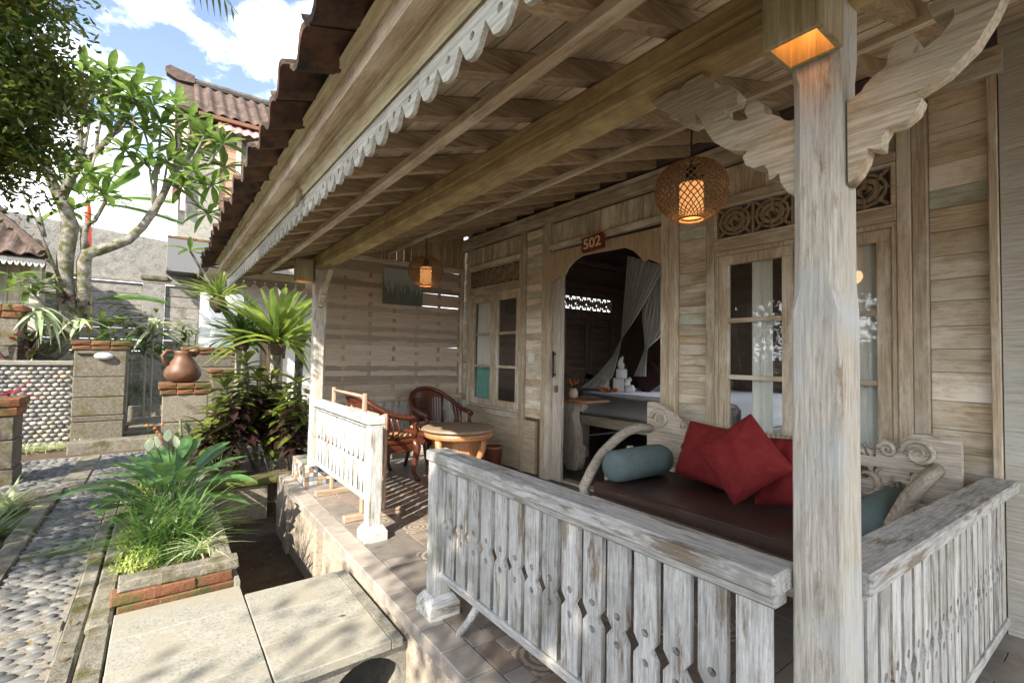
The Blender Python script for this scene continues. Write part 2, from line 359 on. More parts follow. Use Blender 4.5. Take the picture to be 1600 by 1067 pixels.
def floor_tiles():
    u = .105; nx = 20; ny = 57; x0 = 1.125; y0 = -.55; occ = set(); cache = {}
    sizes = [(3, 2), (2, 3), (2, 2), (3, 1), (1, 2), (2, 1), (1, 1)]
    rnd = random.Random(3); k = 0
    for j in range(ny):
        for i in range(nx):
            if (i, j) in occ: continue
            ss = sizes[:]; rnd.shuffle(ss); ss.append((1, 1))
            for a, b in ss:
                cells = [(i+p, j+q) for p in range(a) for q in range(b)]
                if i+a <= nx and j+b <= ny and not any(c in occ for c in cells): break
            occ.update(cells)
            ring = (a, b) == (2, 2) and rnd.random() < .4 or (a, b) == (1, 1) and rnd.random() < .4
            mt = M_RING if ring else rnd.choice(M_TILE)
            key = (a, b, mt.name)
            if key not in cache:
                g = .0022; me = MB().box(-a*u/2+g, a*u/2-g, -b*u/2+g, b*u/2-g, -.012, 0, .0015).mesh('floor_tile'); me.materials.append(mt); cache[key] = me
            o = link('tile', cache[key], vf); o.location = (x0+(i+a/2)*u, y0+(j+b/2)*u, rnd.uniform(-.0006, .0006)); k += 1
    me = MB().box(-.066, .066, -.098, .098, -.07, 0, .004).mesh('edge_tile'); me.materials.append(plain('edge_tile_mat', (.26, .225, .19), .5, .4, var=.14, nsc=9, c2=(.35, .31, .265)))
    y = -1.4
    while y < 5.0:
        o = link('edge_tile', me, vf); o.location = (1.056, y+.1, 0); y += .2
floor_tiles()
# mosaic plinth under the far post
pl = thing('mosaic_plinth', 'small plinth clad in grey and brown mosaic under the far veranda post', 'plinth', (1.26, 5.0, 0))
MB().box(1.135, 1.41, 4.80, 5.30, 0, .2).build('core', M_CONC, pl)
MOS = [plain('mosaic_%d' % i, c, .3, .5, var=.1) for i, c in enumerate([(.55, .55, .52), (.12, .11, .11), (.30, .16, .08), (.42, .28, .16), (.30, .31, .32), (.6, .57, .5)])]
mos_me = []
for mt in MOS:
    me = MB().box(-.018, .018, -.018, .018, -.003, .003, .001).mesh('mosaic_tile'); me.materials.append(mt); mos_me.append(me)
for face in range(2):
    nn = 7 if face == 0 else 13
    for i in range(nn):
        for j in range(5):
            o = link('tile', random.choice(mos_me), pl)
            if face == 0: M = T((1.135+.0196+i*.0393, 4.797, .02+j*.04)) @ Matrix.Rotation(math.pi/2, 4, 'X')
            else: M = T((1.132, 4.82+i*.0385, .02+j*.04)) @ Matrix.Rotation(math.pi/2, 4, 'Y')
            o.matrix_local = T(-ORG[pl.name]) @ M
# ================================================================== bungalow
H = thing('bungalow', 'weathered whitewashed timber bungalow with deep tiled veranda roof', 'house', (3.25, 3.0, 0))
def zr(x): return 2.185+.305*(x-1.15)      # underside of the rafters
SL = math.atan(.305)
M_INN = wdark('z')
wall = MB()
for y0, y1, z0, z1 in [(.42, .82, 0, 2.8), (.82, 1.89, 0, .6), (.82, 1.89, 2.36, 2.8), (1.89, 2.34, 0, 2.8), (2.34, 3.70, 2.38, 2.8), (3.70, 4.2, 0, 2.8), (4.2, 5.3, 0, .6), (4.2, 5.3, 2.36, 2.8), (5.3, 5.55, 0, 2.8)]:
    wall.box(3.272, 3.33, y0+.0005, y1-.0005, z0, z1)
wall = wall.build('wall', M_INN, H)
# room shell (dark timber)
room = MB()
for a_, b_, c_, d_ in ((-1.4, -.2, 0, 3.6), (2.7, 5.55, 0, 3.6), (-.2, 2.7, 0, .6), (-.2, 2.7, 2.4, 3.6)): room.box(6.6, 6.66, a_, b_, c_, d_)   # back wall; its unseen opening is added to let fill light in
room.box(3.331, 6.6, -1.46, -1.40, 0, 3.6)
for x0, x1, z0, z1 in [(3.331, 5.0, 0, 3.6), (6.2, 6.6, 0, 3.6), (5.0, 6.2, 0, 2.03), (5.0, 6.2, 2.26, 3.6)]:
    room.box(x0, x1, 5.5, 5.55, z0, z1)
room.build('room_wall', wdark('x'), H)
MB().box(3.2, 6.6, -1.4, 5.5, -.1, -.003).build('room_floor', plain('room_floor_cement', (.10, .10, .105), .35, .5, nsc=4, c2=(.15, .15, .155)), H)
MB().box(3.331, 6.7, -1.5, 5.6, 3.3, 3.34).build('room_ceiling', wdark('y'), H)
# planks
def hplanks(y0, y1, z0, z1, hmin=.055, hmax=.1):
    z = z0
    while z < z1-.02:
        h = min(R_(hmin, hmax), z1-z); px = R_(0, .006)
        MB().box(3.252-px, 3.272, y0+.001, y1-.001, z+.001, z+h-.001, .002).build('plank', wplank('y'), wall); z += h
def vplanks(y0, y1, z0, z1):
    y = y0
    while y < y1-.015:
        w = min(R_(.06, .10), y1-y); px = R_(0, .005)
        MB().box(3.252-px, 3.272, y+.001, y+w-.001, z0, z1, .002).build('plank', wplank('z'), wall); y += w
hplanks(.462, .69, .1, 2.70, .09, .17); hplanks(1.952, 2.198, .02, 2.42); hplanks(3.832, 4.128, .6, 2.64); hplanks(5.342, 5.49, .02, 2.64)
for a, b in ((.822, 1.89), (2.342, 3.70), (4.202, 5.29)): vplanks(a, b, 2.425, 2.64)
vplanks(1.952, 2.198, 2.425, 2.64)
# trims
def trim(y0, y1, z0, z1, x0=3.205, ax='z', nm='trim', x1=3.272): return MB().box(x0, x1, y0, y1, z0, z1, .004).build(nm, wtrim(ax), H)
for y0, y1 in ((.425, .461), (.691, .755), (.757, .82), (1.891, 1.95), (2.2, 2.262), (2.264, 2.338), (3.702, 3.765), (3.767, 3.83), (4.13, 4.199), (5.30, 5.34), (5.492, 5.53)):
    trim(y0, y1, 0.0, 2.66, 3.205 if R_(0, 1) < .5 else 3.215)
for y0, y1 in ((.822, 1.889), (2.34, 3.70), (4.201, 5.298)):
    trim(y0, y1, 2.365, 2.42, 3.21, 'y')
for y0, y1 in ((.822, 1.889), (4.201, 5.298)):
    trim(y0, y1, 2.035, 2.11, 3.213, 'y'); trim(y0, y1, .57, .63, 3.185, 'y', 'sill')
trim(.40, 5.53, 2.66, 2.74, 3.18, 'y', 'wall_plate'); trim(.40, 5.53, 2.742, 2.80, 3.205, 'y', 'wall_plate')
MB().box(3.23, 3.27, 3.93, 5.29, .01, .565, .002).build('lower_panel', wood('plywood', (.44, .37, .26), (.52, .45, .33), 'y', patch=(.56, .51, .42), pamt=.35, psc=3, var=.04, bst=.1), H)
MB().box(3.235, 3.27, .822, 1.89, .01, .565, .002).build('lower_panel', wplank('y'), H)
MB().box(3.215, 3.27, -1.4, .42, 0, 2.9).build('plywood_wall', wood('grey_plywood', (.40, .38, .32), (.50, .48, .42), 'y', patch=(.42, .46, .42), pamt=.4, psc=3, var=.03, bst=.15), H)
# carved transoms
def rosette(name, P=.245, hh=.12):
    lo = [circ(0, 0, .108, 28), circ(0, 0, .092, 28, True), circ(0, 0, .078, 24), circ(0, 0, .05, 20, True)]
    lo2 = [[(-.05, 0), (0, -.05), (.05, 0), (0, .05)], [(-.012, -.012), (-.012, .012), (.012, .012), (.012, -.012)]]
    lo3 = []
    for k in range(4):
        a = k*math.pi/2+math.pi/4
        c, s_ = math.cos(a), math.sin(a); r0, r1, w = .074, .156, .009
        lo3.append([(c*r0-s_*w, s_*r0+c*w), (c*r0+s_*w, s_*r0-c*w), (c*r1+s_*w, s_*r1-c*w), (c*r1-s_*w, s_*r1+c*w)])
        a = k*math.pi/2; c, s_ = math.cos(a), math.sin(a); r0, r1, w = .046, .12, .008
        lo3.append([(c*r0-s_*w, s_*r0+c*w), (c*r0+s_*w, s_*r0-c*w), (c*r1+s_*w, s_*r1-c*w), (c*r1-s_*w, s_*r1+c*w)])
    me = shape2d(name, lo+lo2, .02)
    for i, lp in enumerate(lo3):
        pass
    mb = MB()
    mb.v = [tuple(v.co) for v in me.vertices]; mb.f = [tuple(p.vertices) for p in me.polygons]
    for lp in lo3: mb.prism(lp, 'z', -.008, .008)
    for sx in (-1, 1): mb.box(sx*.1225-.006, sx*.1225+.006, -.12, .12, -.009, .009)
    return mb.mesh(name)
ROS = rosette('rosette')
ROS.materials.append(wood('carved_wood', (.22, .165, .10), (.34, .27, .18), 'y', var=.05))
def transom(ya, yb, zc, parent, n=4, x=3.235, M0=None):
    fr = MB()
    for a, b, c, d in ((ya, yb, zc-.125, zc-.111), (ya, yb, zc+.111, zc+.125), (ya, ya+.02, zc-.111, zc+.111), (yb-.02, yb, zc-.111, zc+.111)): fr.box(x-.02, x+.02, a, b, c, d)
    f = fr.build('transom', wtrim('y'), parent); pit = (yb-ya-.04)/n
    for i in range(n): put('rosette', ROS, f, None, T((x, ya+.02+pit*(i+.5), zc)) @ YZ @ Matrix.Diagonal((pit/.25, .9, 1, 1)))
    return f
transom(.822, 1.889, 2.236, H); transom(4.201, 5.298, 2.236, H)
# windows
M_SASH = wtrim
def window(ya, yb, lab):
    z0, z1 = .632, 2.033
    w = MB()
    for a, b, c, d in ((ya, yb, z0, z0+.03), (ya, yb, z1-.03, z1), (ya, ya+.025, z0+.03, z1-.03), (yb-.025, yb, z0+.03, z1-.03)): w.box(3.225, 3.30, a, b, c, d, .003)
    w = w.build('window', wtrim('z'), H); w['label'] = lab
    mid = (ya+yb)/2
    for a, b in ((ya+.027, mid-.002), (mid+.002, yb-.027)):
        s = MB()
        for p, q, c, d in ((a, b, z0+.032, z0+.105), (a, b, z1-.10, z1-.032), (a, a+.07, z0+.105, z1-.10), (b-.07, b, z0+.105, z1-.10)): s.box(3.235, 3.275, p, q, c, d, .003)
        s.build('sash', wtrim('z'), w)
        g0, g1 = z0+.105, z1-.10; h = (g1-g0)/3
        for k in (1, 2): MB().box(3.24, 3.27, a+.07, b-.07, g0+h*k-.016, g0+h*k+.016, .003).build('glazing_bar', wtrim('y'), w)
        for k in range(3): MB().box(3.253, 3.257, a+.07, b-.07, g0+h*k+(.016 if k else 0), g0+h*(k+1)-(.016 if k < 2 else 0)).build('pane', GLASS, w)
window(.822, 1.889, 'double sash window behind the daybed'); window(4.201, 5.298, 'double sash window beside the round table')
M_CURT = plain('curtain_cloth', (.74, .76, .72), .9, .1, nsc=30, c2=(.80, .82, .78)); M_TEAL = plain('teal_curtain_cloth', (.16, .42, .36), .9, .1)
def curtain(y0, y1, z0, z1, mat, lab, waves=5, x=3.316, pinch=0):
    def fn(s, t):
        z = z0+(z1-z0)*t; c = (y0+y1)/2; w = (y1-y0)*(1-pinch*math.sin(math.pi*t)**2)
        return (x+.022*math.sin(s*waves*2*math.pi)*(0.6+.4*math.sin(3*t+s)), c+(s-.5)*w, z)
    o = MB().grid(fn, waves*8, 10).build('curtain', mat, None, True); setp(o, lab, 'curtain', 'window curtains')
curtain(4.86, 5.22, 1.13, 2.02, M_CURT, 'white curtain behind upper panes of window beside round table')
curtain(4.80, 5.24, .62, 1.13, M_TEAL, 'teal curtain behind the lowest pane of window beside round table', 5)
curtain(4.24, 4.40, .62, 2.02, M_CURT, 'narrow white curtain next to the door at the round table window', 2)
curtain(1.52, 1.66, .62, 2.02, M_CURT, 'gathered white curtain in the middle of the window behind the daybed', 2)
curtain(.85, 1.12, .62, 2.02, M_CURT, 'pale drawn curtain at the window end near the corner post', 4)
# arched door board and leaf
pts = [(685, 785), (680, 985), (720, 985), (745, 965), (770, 940), (805, 940), (830, 885), (870, 835), (930, 797), (1000, 782), (1120, 760), (1225, 742), (1290, 765), (1335, 805), (1362, 842), (1392, 820), (1430, 835), (1470, 855), (1520, 850), (1520, 590)]
poly = []
for u, v in pts: p = at(700+u/4.444, 220+v/4.444, x=3.215); poly.append((p.y, p.z))
me = shape2d('door_arch', [poly], .03); me.materials.append(wood('arch_board', (.44, .33, .20), (.54, .43, .29), 'y', var=.03, crk=.4))
put('door_arch', me, H, None, T((3.222, 0, 0)) @ YZ)
dl = MB().box(3.26, 3.30, 3.555, 3.70, .004, 2.12, .004).build('door_leaf', wood('door_leaf', (.42, .38, .31), (.55, .52, .46), 'z', var=.03), H)
M_IRON = plain('dark_iron', (.035, .028, .024), .5, .4, metal=.6)
MB().box(3.225, 3.24, 3.64, 3.66, 1.05, 1.32, .004).box(3.24, 3.26, 3.642, 3.658, 1.07, 1.09).box(3.24, 3.26, 3.642, 3.658, 1.28, 1.30).build('handle', M_IRON, dl)
MB().box(3.235, 3.26, 3.60, 3.64, .90, .97, .006).build('lock', plain('brown_lock', (.16, .09, .05), .4), dl)
MB().box(3.345, 3.385, 2.25, 2.335, .004, 2.12, .004).build('door_leaf', wood('door_leaf', (.42, .38, .31), (.55, .52, .46), 'z', var=.03), H)
MB().box(3.30, 3.40, 2.30, 3.6, -.002, .02, .004).build('threshold', wtrim('y'), H)
# number sign
sg = thing('number_sign', 'small dark red board reading 502 above the open door', 'sign', (3.19, 3.06, 2.32))
p0 = at(917, 376, x=3.18); p1 = at(956, 370, x=3.18)
MB().prism([(2.93, 2.255), (3.195, 2.245), (3.21, 2.29), (3.20, 2.345), (3.215, 2.385), (2.95, 2.40), (2.93, 2.36), (2.935, 2.30)], 'x', 3.178, 3.20).build('board', plain('sign_red', (.14, .025, .012), .45, nsc=30, c2=(.20, .04, .02)), sg)
tcv = bpy.data.curves.new('t', 'FONT'); tcv.body = '502'; tcv.size = .13; tcv.extrude = .003; tcv.align_x = 'CENTER'; tcv.align_y = 'CENTER'; tcv.offset = .002
to = bpy.data.objects.new('t', tcv); col.objects.link(to); bpy.context.view_layer.update()
tm = bpy.data.meshes.new_from_object(to.evaluated_get(bpy.context.evaluated_depsgraph_get())); bpy.data.objects.remove(to)
TXT = Matrix(((0, 0, -1, 0), (-1, 0, 0, 0), (0, 1, 0, 0), (0, 0, 0, 1)))
put('digits', tm, sg, plain('sign_cream', (.72, .55, .34), .5), T((3.176, 3.07, 2.32)) @ TXT @ Matrix.Rotation(.05, 4, 'Z') @ Matrix.Diagonal((1.15, 1, 1, 1)))
sw = MB().box(3.225, 3.252, 3.965, 4.06, 1.20, 1.30, .006).build('light_switch', plain('switch_white', (.72, .71, .66), .4)); setp(sw, 'white light switch on planks between window and door', 'switch')
# ---- roof
deck = MB()
X0, X1, Y0, Y1 = .44, 3.34, -1.5, 5.6
for dz, in ((.10,),):
    a = [(X0, zr(X0)+.10), (X1, zr(X1)+.10), (X1, zr(X1)+.20), (X0+.0, zr(X0)+.175)]
    deck.prism(a, 'y', Y0, Y1)
roof = deck.build('roof', wceil('y'), H)
x = .50
while x < 3.2:
    w = R_(.10, .14); yy = Y0
    while yy < Y1-.1:
        ln = min(R_(1.3, 2.3), Y1-yy); dz = R_(0, .004)
        MB().prism([(x+.002, zr(x)+.072+dz), (x+w-.002, zr(x+w)+.072+dz), (x+w-.002, zr(x+w)+.094), (x+.002, zr(x)+.094)], 'y', yy+.001, yy+ln-.001).build('ceiling_board', wceil('y'), roof); yy += ln
    x += w
k = -12
for k in range(-12, 11):
    y = 2.39+.315*k+R_(-.01, .01); dz = R_(-.004, .004)
    if y > 5.55: continue
    MB().prism([(.585, zr(.585)+dz), (3.19, zr(3.19)+dz), (3.19, zr(3.19)+.07), (.585, zr(.585)+.07)], 'y', y-.026, y+.026).build('rafter', wraft('x'), roof)
for x, w, h in ((.83, .05, .035), (2.16, .045, .035)):
    MB().prism([(x-w/2, zr(x)-h), (x+w/2, zr(x)-h+.006), (x+w/2, zr(x)-.002), (x-w/2, zr(x)-.006)], 'y', Y0, 5.52).build('purlin', wceil('y'), roof)
# main beam (moulded), its post, brackets
pr = [(1.148, 2.065), (1.148, 2.10), (1.156, 2.108), (1.148, 2.12), (1.148, 2.170), (1.16, zr(1.16)-.003), (1.255, zr(1.255)-.005), (1.255, 2.055), (1.158, 2.055)]
MB().prism(pr, 'y', Y0, 5.5).build('beam', wbeam('y'), H)
def post(xc, yc, ztop, cham=((1.36, 1.42, 1.88, 1.94)), sx=.0575, sy=.0485, nm='post', z0=0):
    mb = MB(); rows = []
    a, b, c, d = cham
    for z, q in ((z0, .005), (a, .005), (b, .02), (c, .02), (d, .005), (ztop, .005)):
        rows.append([(xc+X, yc+Y, z) for X, Y in ((-sx+q, -sy), (sx-q, -sy), (sx, -sy+q), (sx, sy-q), (sx-q, sy), (-sx+q, sy), (-sx, sy-q), (-sx, -sy+q))])
    vs = [p for r in rows for p in r]; fs = [(i*8+k, i*8+(k+1) % 8, i*8+8+(k+1) % 8, i*8+8+k) for i in range(5) for k in range(8)]+[tuple(range(7, -1, -1)), tuple(range(40, 48))]
    mb.add(vs, fs); return mb.build(nm, wpost('z'), H)
PX, PY = 1.2075, .4385
post(PX, PY, 2.054)
post(1.21, 4.75, 2.054, (.5, .56, 1.5, 1.56), z0=.2)
bpts = [(640, 430), (715, 385), (760, 375), (790, 345), (850, 310), (905, 345), (900, 378), (935, 362), (970, 360), (1003, 395), (990, 435), (945, 450), (945, 480), (975, 505), (1010, 508), (1042, 500), (1028, 468), (1045, 430), (1080, 420), (1108, 440), (1112, 478), (1150, 482), (1178, 490), (1190, 505), (1240, 508), (1240, 825), (1205, 800), (1180, 765), (1172, 725), (1150, 745), (1130, 752), (1128, 715), (1110, 690), (1072, 705), (1035, 692), (1020, 660), (1040, 630), (1075, 622), (1030, 632), (960, 628), (900, 595), (865, 545), (845, 500), (822, 475), (826, 515), (800, 535), (762, 520), (752, 490), (720, 495), (712, 470), (660, 450)]
bk = []
for u, v in bpts: p = at(780+u/2.667, v/2.667, x=1.19); bk.append((p.y-.487, p.z))
def bracket(y0, sgn, s=1.0, zo=0):
    lp = [(sgn*a*s, (z-2.025)*s+2.025+zo) for a, z in bk]
    if sgn < 0: lp = lp[::-1]
    me = shape2d('bracket', [lp], .042); put('bracket', me, H, wood('bracket_wood', (.42, .36, .255), (.58, .52, .40), 'x', patch=(.34, .25, .15), pamt=.40, psc=11, var=.06, fine=1.5, crk=.5), T((1.205, y0, 0)) @ YZ)
bracket(.488, 1); bracket(.389, -1); bracket(4.70, -1, .8, -.02)
# fascia, valance
fa = MB(); d = Vector((-.124, .128)); e = Vector((.70, .72))*.011
def fpt(t, o): return (.55+d.x*t-e.x*o, 2.04+d.y*t-e.y*o)
prof = [fpt(0, -1), fpt(0, 1.3), fpt(.06, 1.3), fpt(.09, .5), fpt(.72, .5), fpt(.745, 1.1), fpt(.8, 1.1), fpt(.82, 1.7), fpt(.9, 1.7), fpt(.92, 2.3), fpt(1, 2.3), fpt(1, -1)]
fa.prism(prof, 'y', -1.5, 5.6).build('fascia', wfas('y'), roof)
def scallop(n, pit, h, hole=True, z0=0):
    top = [(n*pit, .0), (0, 0)]; bot = []
    lo = [[(0, .0)]]
    o = [(0, 0)]
    for i in range(n):
        a = i*pit
        o += [(a, -h*.45), (a+pit*.1, -h*.62), (a+pit*.3, -h*.93), (a+pit*.5, -h), (a+pit*.72, -h*.93), (a+pit*.9, -h*.62)]
    o += [(n*pit, -h*.45), (n*pit, 0)]
    hs = [circ((i+.5)*pit, -h*.5, .011, 8, True) for i in range(n)] if hole else []
    return [o]+hs
M_VAL = wood('valance_paint', (.46, .46, .40), (.58, .59, .54), 'x', patch=(.34, .32, .25), pamt=.40, psc=14, bst=.3)
vme = shape2d('valance', scallop(6, .112, .105), .014)
vme.materials.append(M_VAL)
for k in range(11):
    put('valance', vme, roof, None, T((.556, -1.5+k*.674, 2.036)) @ YZ @ Matrix.Diagonal((1, 1, 1, 1)))
n2 = scallop(7, .1, .1)
vm2 = shape2d('valance_end', [[(0, 0)]+[q for i in range(7) for q in ((i*.1, -.05), (i*.1+.05, -.1))]+[(.7, -.05), (.7, 0)]]+[circ(i*.1+.1, -.035, .011, 8, True) for i in range(6)], .014)
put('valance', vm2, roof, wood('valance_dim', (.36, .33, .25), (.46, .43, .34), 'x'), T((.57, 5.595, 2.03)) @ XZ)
MB().box(.56, 1.16, 5.58, 5.61, 2.03, 2.10, .003).build('end_board', wfas('x'), roof)
# tiles along the eave
def tile_me():
    mb = MB(); L_, W_, th = .30, .25, .016; n = 8
    def pf(s): return .022*math.sin(s*2*math.pi)+(.012 if s > .9 else 0)
    for sgn in (0, 1): pass
    vs = []
    for xx in (0, L_):
        for i in range(n+1): vs.append((xx, (i/n)*W_, pf(i/n)+th))
        for i in range(n+1): vs.append((xx, (i/n)*W_, pf(i/n)))
    m = 2*(n+1); fs = []
    for i in range(n):
        fs += [(i, i+1, m+i+1, m+i), (n+1+i, m+n+1+i, m+n+2+i, n+2+i), (i, n+1+i, n+2+i, i+1), (m+i, m+i+1, m+n+2+i, m+n+1+i)]
    fs += [(0, m, m+n+1, n+1), (n, 2*n+1, m+2*n+1, m+n)]
    return mb.add(vs, fs).mesh('roof_tile')
TME = tile_me()
def tilem():
    m, n, l, b = nodes('terracotta_tile'); mp = coords(n, l, (1, 1, 1)); t = noise(n, l, mp, 9, 8, .7)
    r = ramp(n, [(.36, (.022, .020, .016)), (.50, (.085, .048, .03)), (.72, (.19, .09, .05))]); l.new(t.outputs['Fac'], r.inputs[0]); l.new(vary(n, l, r.outputs[0], .35), b.inputs['Base Color']); b.inputs['Roughness'].default_value = .9; bump(n, l, b, t.outputs['Fac'], .6, .01); return m
M_RT = tilem(); TME.materials.append(M_RT)
for r in range(3):
    for i in range(31):
        y = -1.5+i*.235; x = .29+r*.235
        o = link('roof_tile', TME, roof); zt = zr(x)+.205+R_(-.006, .006)
        o.matrix_local = T(Vector((x+R_(-.012, .012), y+R_(-.006, .006), zt))-ORG[roof.name]) @ Matrix.Rotation(-SL+R_(-.02, .02), 4, 'Y') @ Matrix.Rotation(R_(-.02, .02), 4, 'Z')
# broken hook on the fascia
hk = MB(); hk.prism([(2.46, 2.075), (2.50, 2.06), (2.53, 2.02), (2.545, 1.985), (2.52, 1.99), (2.49, 2.01), (2.47, 2.04)], 'x', .515, .53).build('worn_stub', wraft('z'), roof)
# post lamps
M_OR = emit('lamp_amber', (1, .33, .06), .4)
def boxlamp(x0, x1, y0, y1, z0, z1, lab):
    t = thing('post_lamp', lab, 'lamp', ((x0+x1)/2, (y0+y1)/2, z0), group='boxed wooden lamps on the veranda posts')
    th = .012; mb = MB().box(x0, x0+th, y0, y1, z0, z1, .002).box(x1-th, x1, y0, y1, z0, z1, .002).box(x0+th, x1-th, y0, y0+th, z0, z1).box(x0+th, x1-th, y1-th, y1, z0, z1).box(x0+th, x1-th, y0+th, y1-th, z1-th, z1)
    mb.build('lamp_box', wood('lamp_box_wood', (.36, .31, .18), (.48, .42, .27), 'z', var=.05), t)
    c = ((x0+x1)/2, (y0+y1)/2, z1-.10)
    MB().lathe([(.004, -.03), (.018, -.025), (.024, 0), (.018, .02), (.01, .04), (.01, .07)], 12, c).build('bulb', M_OR, t, True)
    L = bpy.data.lights.new('bulb_light', 'POINT'); L.energy = .055; L.color = (1, .40, .11); L.shadow_soft_size = .02; lo = bpy.data.objects.new('bulb_light', L); col.objects.link(lo); lo.parent = t; lo.location = Vector(c)-Vector((0, 0, .05))-ORG[t.name]
boxlamp(1.028, 1.148, .378, .492, 1.92, 2.14, 'wooden box lamp on the corner post glowing orange from its open bottom')
boxlamp(.985, 1.135, 4.69, 4.80, 1.93, 2.135, 'wooden box lamp on the far post beside the bamboo screen')
# ---- railings
def slat_me(name, h, w=.087):
    c = h*.46; nw = .02; a = w/2
    o = [(-a, 0), (a, 0), (a, c-.03), (a-nw*.4, c-.018), (a-nw, c), (a-nw*.4, c+.018), (a, c+.03), (a, h), (-a, h), (-a, c+.03), (-a+nw*.4, c+.018), (-a+nw, c), (-a+nw*.4, c-.018), (-a, c-.03)]
    return shape2d(name, [o, circ(0, c-.045, .0125, 10, True), circ(0, c+.045, .0125, 10, True)], .018)
SL1 = slat_me('slat', .53, .079); SL1.materials.append(wrail('y'))
SL2 = slat_me('slat_b', .53, .070); SL2.materials.append(wrail('y'))
def railing(lab, along, a0, a1, c, ztop, zbot, endpost=None, drop=0, slat=SL1, pit=.1, loc=None):
    t = thing('railing', lab, 'railing', loc, group='whitewashed slatted railings of the veranda')
    n = 12
    def bx(p0, p1, q0, q1, z0, z1, nm, b=.006, dr=True):
        mb = MB()
        if along == 'y': mb.box(c+q0, c+q1, p0, p1, z0, z1, b)
        else: mb.box(p0, p1, c+q0, c+q1, z0, z1, b)
        if drop and dr: mb.v = [(x, y, z-drop*((x if along == 'x' else y)-a0)/(a1-a0)) for x, y, z in mb.v]
        return mb.build(nm, wrail(along if nm in ('top_rail', 'bottom_rail', 'under_rail') else 'z'), t)
    bx(a0, a1, -.058, .058, ztop-.05, ztop, 'top_rail'); bx(a0+.01, a1-.01, -.028, .028, ztop-.085, ztop-.051, 'under_rail')
    bx(a0+.01, a1-.01, -.022, .022, zbot, zbot+.035, 'bottom_rail')
    k = int((a1-a0-.06)/pit); st = (a1-a0-.04)/k
    for i in range(k):
        p = a0+.02+st*(i+.5); dz = drop*(p-a0)/(a1-a0); s = (ztop-.086-zbot-.036)/.53
        M = T((c, p, zbot+.036-dz)) @ YZ if along == 'y' else T((p, c, zbot+.036-dz)) @ XZ
        put('slat', slat, t, None, M @ Matrix.Rotation(R_(-.006, .006), 4, 'Z') @ Matrix.Diagonal((R_(.97, 1.02), s, 1, 1)))
    for e in (endpost or []):
        q = .045; mb = MB().box(c-q, c+q, e-q, e+q, .09, ztop-.051, .005); mb.build('end_post', wrail('z'), t)
        mb = MB(); q2 = .078
        vs = [(c+sx*q2, e+sy*q2, z) for z in (0, .06) for sx, sy in ((-1, -1), (1, -1), (1, 1), (-1, 1))]+[(c+sx*.052, e+sy*.052, .10) for sx, sy in ((-1, -1), (1, -1), (1, 1), (-1, 1))]
        fs = [(3, 2, 1, 0)]+[(r+k2, r+(k2+1) % 4, r+4+(k2+1) % 4, r+4+k2) for r in (0, 4) for k2 in range(4)]+[(8, 9, 10, 11)]
        mb.add(vs, fs).build('post_base', wrail('x'), t)
    return t
r1 = railing('long slatted railing between the corner post and the veranda entrance', 'y', .492, 2.16, 1.135, .785, .175, [2.11], loc=(1.135, 1.3, 0))
MB().tube([(1.12, 1.88, 0), (1.128, 1.80, .10), (1.135, 1.74, .19)], .017, 7).build('prop', wrail('z'), r1, True)
railing('short slatted railing in front of the wooden drying rack', 'y', 3.14, 4.69, 1.20, .825, .23, [3.19], loc=(1.2, 3.9, 0))
railing('slatted railing running from the corner post to the house wall', 'x', 1.268, 3.2, .43, .785, .12, None, .07, SL2, .092, loc=(2.2, .43, 0))
# ---- bamboo end screen
bs = thing('bamboo_screen', 'woven bamboo screen closing the far end of the veranda', 'screen', (2.3, 5.45, 0))
def slatrow(ph):
    mb = MB(); n = 48; L_ = 1.84; vs = []
    for i in range(n+1):
        xx = i/n*L_; yo = .008*math.cos(math.pi*xx/.3+ph)
        for yy, zz in ((-.003, -.5), (.003, -.5), (.003, .5), (-.003, .5)): vs.append((xx, yo+yy, zz))
    fs = [(i*4+k, i*4+(k+1) % 4, i*4+4+(k+1) % 4, i*4+4+k) for i in range(n) for k in range(4)]+[(0, 3, 2, 1), (n*4, n*4+1, n*4+2, n*4+3)]
    return mb.add(vs, fs).mesh('bamboo_slat')
M_BAM = wood('bamboo_strip', (.33, .27, .20), (.50, .435, .35), 'x', patch=(.56, .52, .45), pamt=.38, psc=14, var=.3)
bsl = [slatrow(0), slatrow(math.pi)]
for m in bsl: m.materials.append(M_BAM)
z = .775; i = 0
while z < 2.34:
    h = R_(.05, .066); put('bamboo_slat', bsl[i % 2], bs, None, T((1.36, 5.45+R_(-.003, .003), z+h/2)) @ Matrix.Rotation(R_(-.004, .004), 4, 'Y') @ Matrix.Rotation(R_(.06, .16), 4, 'X') @ Matrix.Diagonal((1, 1, h*R_(1.06, 1.15), 1))); z += h; i += 1
for x in (1.36, 1.66, 1.96, 2.26, 2.56, 2.86, 3.16): MB().box(x-.02, x+.02, 5.446, 5.454, .75, 2.36).build('upright_strip', wood('bamboo_upright', (.28, .21, .155), (.42, .34, .27), 'z'), bs)
for z0, z1, y0, y1 in ((.70, .77, 5.41, 5.49), (2.345, 2.40, 5.415, 5.485), (.02, .07, 5.42, 5.48)): MB().box(1.30, 3.20, y0, y1, z0, z1, .004).build('cross_rail', wtrim('x'), bs)
MB().box(3.165, 3.2, 5.42, 5.48, .77, 2.345, .003).build('stile', wtrim('z'), bs)
x = 1.33
while x < 3.18:
    MB().box(x, x+.0905, 5.44, 5.456, .071, .70, .003).build('slat', wrail('z'), bs)
    MB().box(x+.001, x+.0895, 5.44, 5.456, 2.401, zr(x)+.069, .002).build('slat', wraft('z'), bs); x += .094
pc = thing('landscape_picture', 'unframed canvas of misty mountain and pine forest on the bamboo screen', 'picture', (2.35, 5.41, 1.86))
